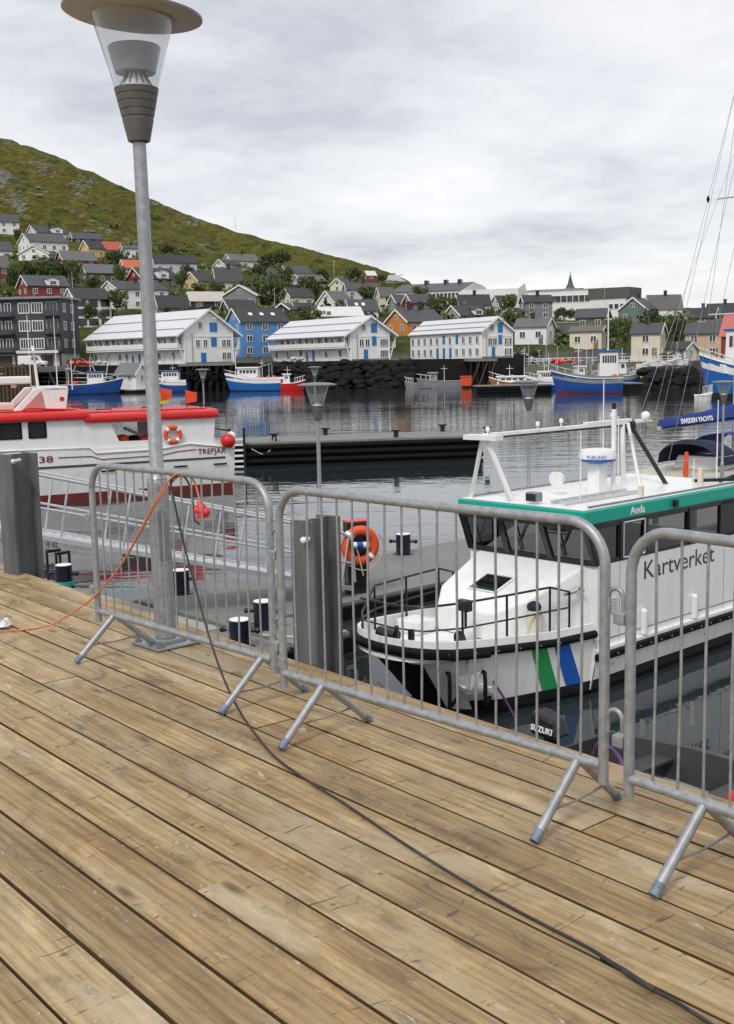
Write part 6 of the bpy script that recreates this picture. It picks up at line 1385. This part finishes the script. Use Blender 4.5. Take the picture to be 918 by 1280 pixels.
car('dark car parked right of the white van, below the flats', 84, 213, .1, (.03,.03,.035))
car('black car parked by the white house, leftmost of three', 640, 226, .2, (.02,.02,.022))
car('dark grey car parked by the white house, middle of three', 652, 222, .3, (.07,.075,.08))
car('silver car parked by the white house, rightmost of three', 662, 219, .2, (.35,.36,.37))

# ---------------------------------------------------------------- trees and shrubs
def crown_mesh(seed, mat_, lobes=7, n=420, flat=1.0):
    rg = random.Random(seed); L = [(Vector((rg.uniform(-.5,.5), rg.uniform(-.5,.5), rg.uniform(.25,.8)*flat)), rg.uniform(.26,.46)) for _ in range(lobes)]
    m = MB()
    for i in range(n):
        c, r = rg.choice(L); v = Vector((rg.gauss(0,1), rg.gauss(0,1), rg.gauss(0,1))).normalized(); p = c + v*r*rg.uniform(.55,1.08)
        if p.z < .04: p.z = .04 + rg.random()*.1
        a = Vector((rg.gauss(0,1), rg.gauss(0,1), rg.gauss(0,1))).normalized(); b = a.cross(v + Vector((.01,.02,.03))).normalized(); a = b.cross(v).normalized()*.5 + a*.5
        s = rg.uniform(.07,.15); m.add([p-a*s-b*s*.6, p+a*s*.8-b*s*.5, p+a*s+b*s*.7, p-a*s*.7+b*s*.6], [(0,1,2,3)])
    return m.mesh('crown', mat_, fix=False)
CR = [crown_mesh(i, M['leaf'] if i % 2 else M['leaf_d'], 8+i, 1100) for i in range(5)]
tk = MB(); tk.tube([(0,0,-.25),(.02,0,.15),(0,.02,.5)], [.05,.04,.02], 7)
for a in (0,2.1,4.2): tk.tube([(.01,.01,.25),(.18*math.cos(a),.18*math.sin(a),.5)], [.022,.01], 5)
TRUNK = tk.mesh('trunk', M['bark'], smooth=60)
def tree(label, px, py, d, wp, hp_, k, name='tree'):
    w, h = wp*d/F_PX, hp_*d/F_PX; c = at(px, py, d)
    t = thing(name, label, 'tree' if name == 'tree' else 'shrub', c, (px*7) % 6, 'trees and shrubs among the houses')
    o = ob('crown', CR[k % 5], t); o.scale = (w*.74, w*.74, h*.95); o.location = (0,0,-h*.02); o2 = ob('trunk', TRUNK, t); o2.scale = (h*.5, h*.5, h)
TREES = [
 ('dark leafy tree below the broad white gable house, leftmost of the row', 38,352,338,22,24,0),('leafy tree right of the leftmost dark one, above the red dormer house', 56,350,338,26,24,1),('leafy tree above the ridge of the red dormer house', 76,351,336,26,24,2),('tall leafy tree left of the brown grey house', 92,354,334,20,28,1),('leafy tree right of the brown grey house', 150,352,352,16,20,3),
 ('dark tree above the ochre yellow house wall', 143,334,380,26,20,0),('tree at the left edge beside the dark red house', 16,358,330,16,26,2),('bush in front of the brown grey house', 118,360,330,20,14,4),
 ('big round dark bush in front of the white house with black windows',112,402,262,19,22,0),('light green tree right of the white house with black windows',146,386,285,24,24,1),('low shrub beside the round dark bush',128,400,262,10,12,3),
 ('leafy tree right of the red house by the lamp post',226,357,342,16,18,1),('shrub under the curved roof house',236,347,366,14,16,0),('row shrub in front of the pale yellow house, left one',252,366,330,20,12,1),('row shrub in front of the pale yellow house, right one',270,365,330,20,12,3),
 ('big leafy tree right of the dark grey gable house, left one of the clump',330,384,300,26,40,1),('big leafy tree right of the dark grey gable house, right one of the clump',346,382,300,24,34,3),('tree above the big leafy clump in the middle',322,352,352,24,20,0),('tree left of the cream gable house',345,362,350,20,20,2),
 ('tree right of the highest cream house',334,336,440,26,18,0),('dark tree on the upper slope in the middle',352,330,450,24,16,2),('tree between the pale blue house and the cream one',392,378,352,26,30,0),('tree below the pale blue gable house',380,362,372,18,16,1),
 ('dark tree left of the narrow cream gable house',402,352,410,16,18,2),('round bush above the second warehouse ridge',381,396,270,18,14,3),('low bush beside the round bush above the second warehouse',398,397,266,14,9,1),('round leafy tree left of the narrow cream house with the hipped roof',458,378,350,26,20,1),
 ('dark tree on the slope under the skyline cabin',446,350,430,18,14,0),('shrub right of the skyline cabin',478,352,470,12,9,2),('small bush beside the mossy roof house',426,388,296,12,13,3),('round leafy tree in front of the first school wing',528,374,330,20,16,1),
 ('hedge tree in front of the school, left one',545,390,300,18,20,3),('hedge tree in front of the school, right one',562,390,300,18,18,1),('leafy tree left of the tall grey house',633,394,300,22,26,1),('leafy tree below the tall grey house beside the third warehouse',640,416,262,22,30,3),('conical dark tree above the third warehouse roof',612,404,258,9,18,0),
 ('round dark bush in front of the white school wing, left one',700,396,330,16,11,0),('round dark bush in front of the white school wing, right one',715,397,330,14,11,2),('tall tree left of the cream house on the shore',781,432,236,20,36,1),('dark tree left of the tall shore tree',770,424,240,12,26,0),
 ('leafy tree behind the cream shore house, left one',818,414,250,26,26,0),('leafy tree behind the cream shore house, right one',840,430,232,24,40,2),('dark tree left of the beige shore house',853,428,236,16,34,0),('small light green tree above the dark roofed low house',207,392,276,12,10,1),('dark shrub behind the bright blue house',300,392,270,22,9,1),
 ('bush on the shore left of the trawler wheelhouse',672,446,205,18,10,1),('bush on the shore right of the cream house',836,450,205,18,9,3),('dark shrub under the tall white house at the left edge',26,300,420,12,14,2),('shrub on the slope above the curved roof house',212,318,420,18,12,0),('shrub right of the low pink gable house',356,352,376,18,18,3),
]
for a in TREES: tree(a[0], *a[1:], name='tree' if a[5] > 13 else 'shrub')
# scrub on the lower hillside
sc_ = MB(); rs = random.Random(21)
for i in range(620):
    px = rs.uniform(-120, 500); d = rs.uniform(300, 640) if i % 3 else rs.uniform(430, 560)
    if noise.noise((px*.012, d*.02, 1.3)) < -.05: continue
    x = wx(px, d); z = ground(px, d) + (.5 if d > 330 else 0); r = rs.uniform(1.0, 2.6)
    for k in range(22):
        v = Vector((rs.gauss(0,1), rs.gauss(0,1), abs(rs.gauss(0,.7)))).normalized()*r*rs.uniform(.6,1.05); p = Vector((x,d,z)) + Vector((v.x*1.3, v.y, v.z*.9))
        a = Vector((rs.gauss(0,1), rs.gauss(0,1), rs.gauss(0,1))).normalized(); b = a.cross(v).normalized(); s = r*rs.uniform(.16,.3)
        sc_.add([p-a*s-b*s, p+a*s-b*s, p+a*s+b*s, p-a*s+b*s], [(0,1,2,3)])
o = sc_.build('hillside_scrub', M['leaf_d'], fix=False); tag(o, 'dark green scrub scattered over the lower hillside', 'scrub', kind='stuff')

# garden hedges and thickets between the houses
gh_ = MB(); rs = random.Random(33)
for h in HOUSES:
    if h[8] < 225: continue
    for k in range(5):
        side = rs.choice((-1, 1)); w = h[3]-h[1]; px = (h[3] + rs.uniform(0, 9)) if side > 0 else (h[1] - rs.uniform(0, 9)); d = h[8] + rs.uniform(1, 12)
        if k == 4: px = rs.uniform(h[1], h[3]); d = h[8] + 16
        if k == 3: px = rs.uniform(h[1], h[3]); d = h[8] - rs.uniform(3, 5); 
        x = wx(px, d); z = ground(px, d) - .3; r = rs.uniform(1.6, 3.2) if k < 3 else rs.uniform(.8,1.3) if k == 3 else rs.uniform(2.6, 4.0)
        for q in range(46 if k != 3 else 26):
            v = Vector((rs.gauss(0,1), rs.gauss(0,1), abs(rs.gauss(0,.8)))).normalized()*r*rs.uniform(.6,1.05); p = Vector((x,d,z)) + Vector((v.x*1.25, v.y, v.z*1.1))
            a = Vector((rs.gauss(0,1), rs.gauss(0,1), rs.gauss(0,1))).normalized(); b = a.cross(v).normalized(); s = r*rs.uniform(.12,.22)
            gh_.add([p-a*s-b*s, p+a*s-b*s*.7, p+a*s*.8+b*s, p-a*s+b*s*.8], [(0,1,2,3)])
o = gh_.build('garden_thickets', M['leaf'], fix=False); tag(o, 'green hedges and thickets growing between the hillside houses', 'shrubs', kind='stuff')

# ---------------------------------------------------------------- poles, railings, small quay things
def pole(label, px, y0, y1, d, r=.09, name='pole', arms=0):
    a, b = at(px, y0, d), at(px, y1, d); t = thing(name, label, 'pole', a); h = b.z-a.z
    m = MB(); m.tube([(0,0,-1),(0,0,h)], [r, r*.6], 8); m.build('shaft', M['alu'], t, smooth=50)
    if arms: m = MB(); m.bar((-.7,0,h*.92),(.7,0,h*.92),.1,.1); m.build('cross_arm', M['timber_dark'], t)
    else: m = MB(); m.ball((0,0,h), r*1.5); m.build('finial', M['white'], t, smooth=60)
pole('thin radio mast on the ridge of the hill', 294.5, 286, 268, 700, .14, 'radio_mast', 1)
pole('small post on the high ridge left of the big lamp post', 153, 233, 224, 780, .13, 'ridge_post', 1)
pole('pale flagpole beside the narrow cream gable house', 418, 352, 326, 400, .1, 'flagpole')
pole('flagpole in front of the big leafy clump', 344, 392, 362, 285, .07, 'flagpole')
pole('white flagpole beside the dark flats', 94, 444, 372, 216, .08, 'flagpole')
pole('utility pole above the red dormer house', 91, 360, 340, 320, .08, 'utility_pole', 1)
pole('thin pole above the assembly hall', 756, 372, 352, 350, .06, 'flagpole')
for i, px in enumerate((661,674,683,697,741,759,799,818,846,866)):
    pole(['slim white pole at the left end of the right shore','slim white pole second from the left on the right shore','slim white pole third from the left on the right shore','slim white pole left of the red net heaps','slim white pole in front of the cream annex','slim white pole right of the cream annex','slim white pole left of the cream shore house door','slim white pole in front of the cream shore house','slim white pole in front of the white shed','slim white pole in front of the beige shore house'][i], px, 452, 452-(22,14,30,18,26,16,20,30,24,28)[i], 197, .06, 'shore_pole')
rl_ = thing('quay_railing', 'white railing on the quay right of the third warehouse', 'railing', (wx(656,199), 199.4, 3.42))
for i in range(26): m = MB(); m.box(i*1.1,i*1.1+.09,0,.09,0,1.05); m.build('post', M['white_wall'], rl_)
for z in (.5,1.0): m = MB(); m.box(-.02,27.7,.02,.07,z,z+.08); m.build('rail', M['white_wall'], rl_)
for i, (px, d, c_, lab) in enumerate([(84,205,'orange','orange net heap on the left quay'),(100,204,'red','red net heap on the left quay'),(118,203,'rope','pale net heap on the left quay by the boats'),(700,196,'red','red net heap on the quay behind the trawler, left one'),(712,196,'orange','orange net heap on the quay behind the trawler'),(724,196,'boot','dark red net heap on the quay behind the trawler, right one'),(372,200,'rope','pale heap of gear below the second warehouse gallery')]):
    t = thing('net_heap', lab, 'net heap', (wx(px,d), d+4, gz(px,d+4))); m = MB(); rg = random.Random(i)
    for k in range(7): m.ball((rg.uniform(-1.1,1.1), rg.uniform(-.5,.5), .3+rg.random()*.4), rg.uniform(.25,.5), n=8, m=6, sz=.8)
    m.build('net', M[c_], t, smooth=60)
fr_k = thing('fish_rack', 'weathered timber rack crowded with poles on the left quay', 'rack', (wx(64,196), 196.5, 1.6))
rg = random.Random(4)
for i in range(16): m = MB(); x = rg.uniform(-1.5,10); m.tube([(x,0,-.5),(x+rg.uniform(-2.5,2.5),rg.uniform(0,2),rg.uniform(2,4))], .07, 5); m.build('pole', M['timber_dark'] if i % 3 else M['alu'], fr_k)
for i in range(3): m = MB(); m.tube([(-2,.5*i,.6+.7*i),(10.5,.5*i,.2+.7*i)], .08, 5); m.build('rail', M['rope'], fr_k)
gk = thing('dock_gangway', 'slanting gangway from the shore to the small white boats on the right', 'gangway', gp(806,473,1.2))
ge_ = at(862,454,172) - gp(806,473,1.2)
for dz in (0,1.0): m = MB(); m.bar((0,0,dz),ge_+Vector((0,0,dz)),.12,.12); m.build('rail', M['galv_dull'], gk)
for i in range(9): p = ge_*(i/8); m = MB(); m.bar(p,p+Vector((0,0,1.0)),.07,.07); m.build('post', M['galv_dull'], gk)
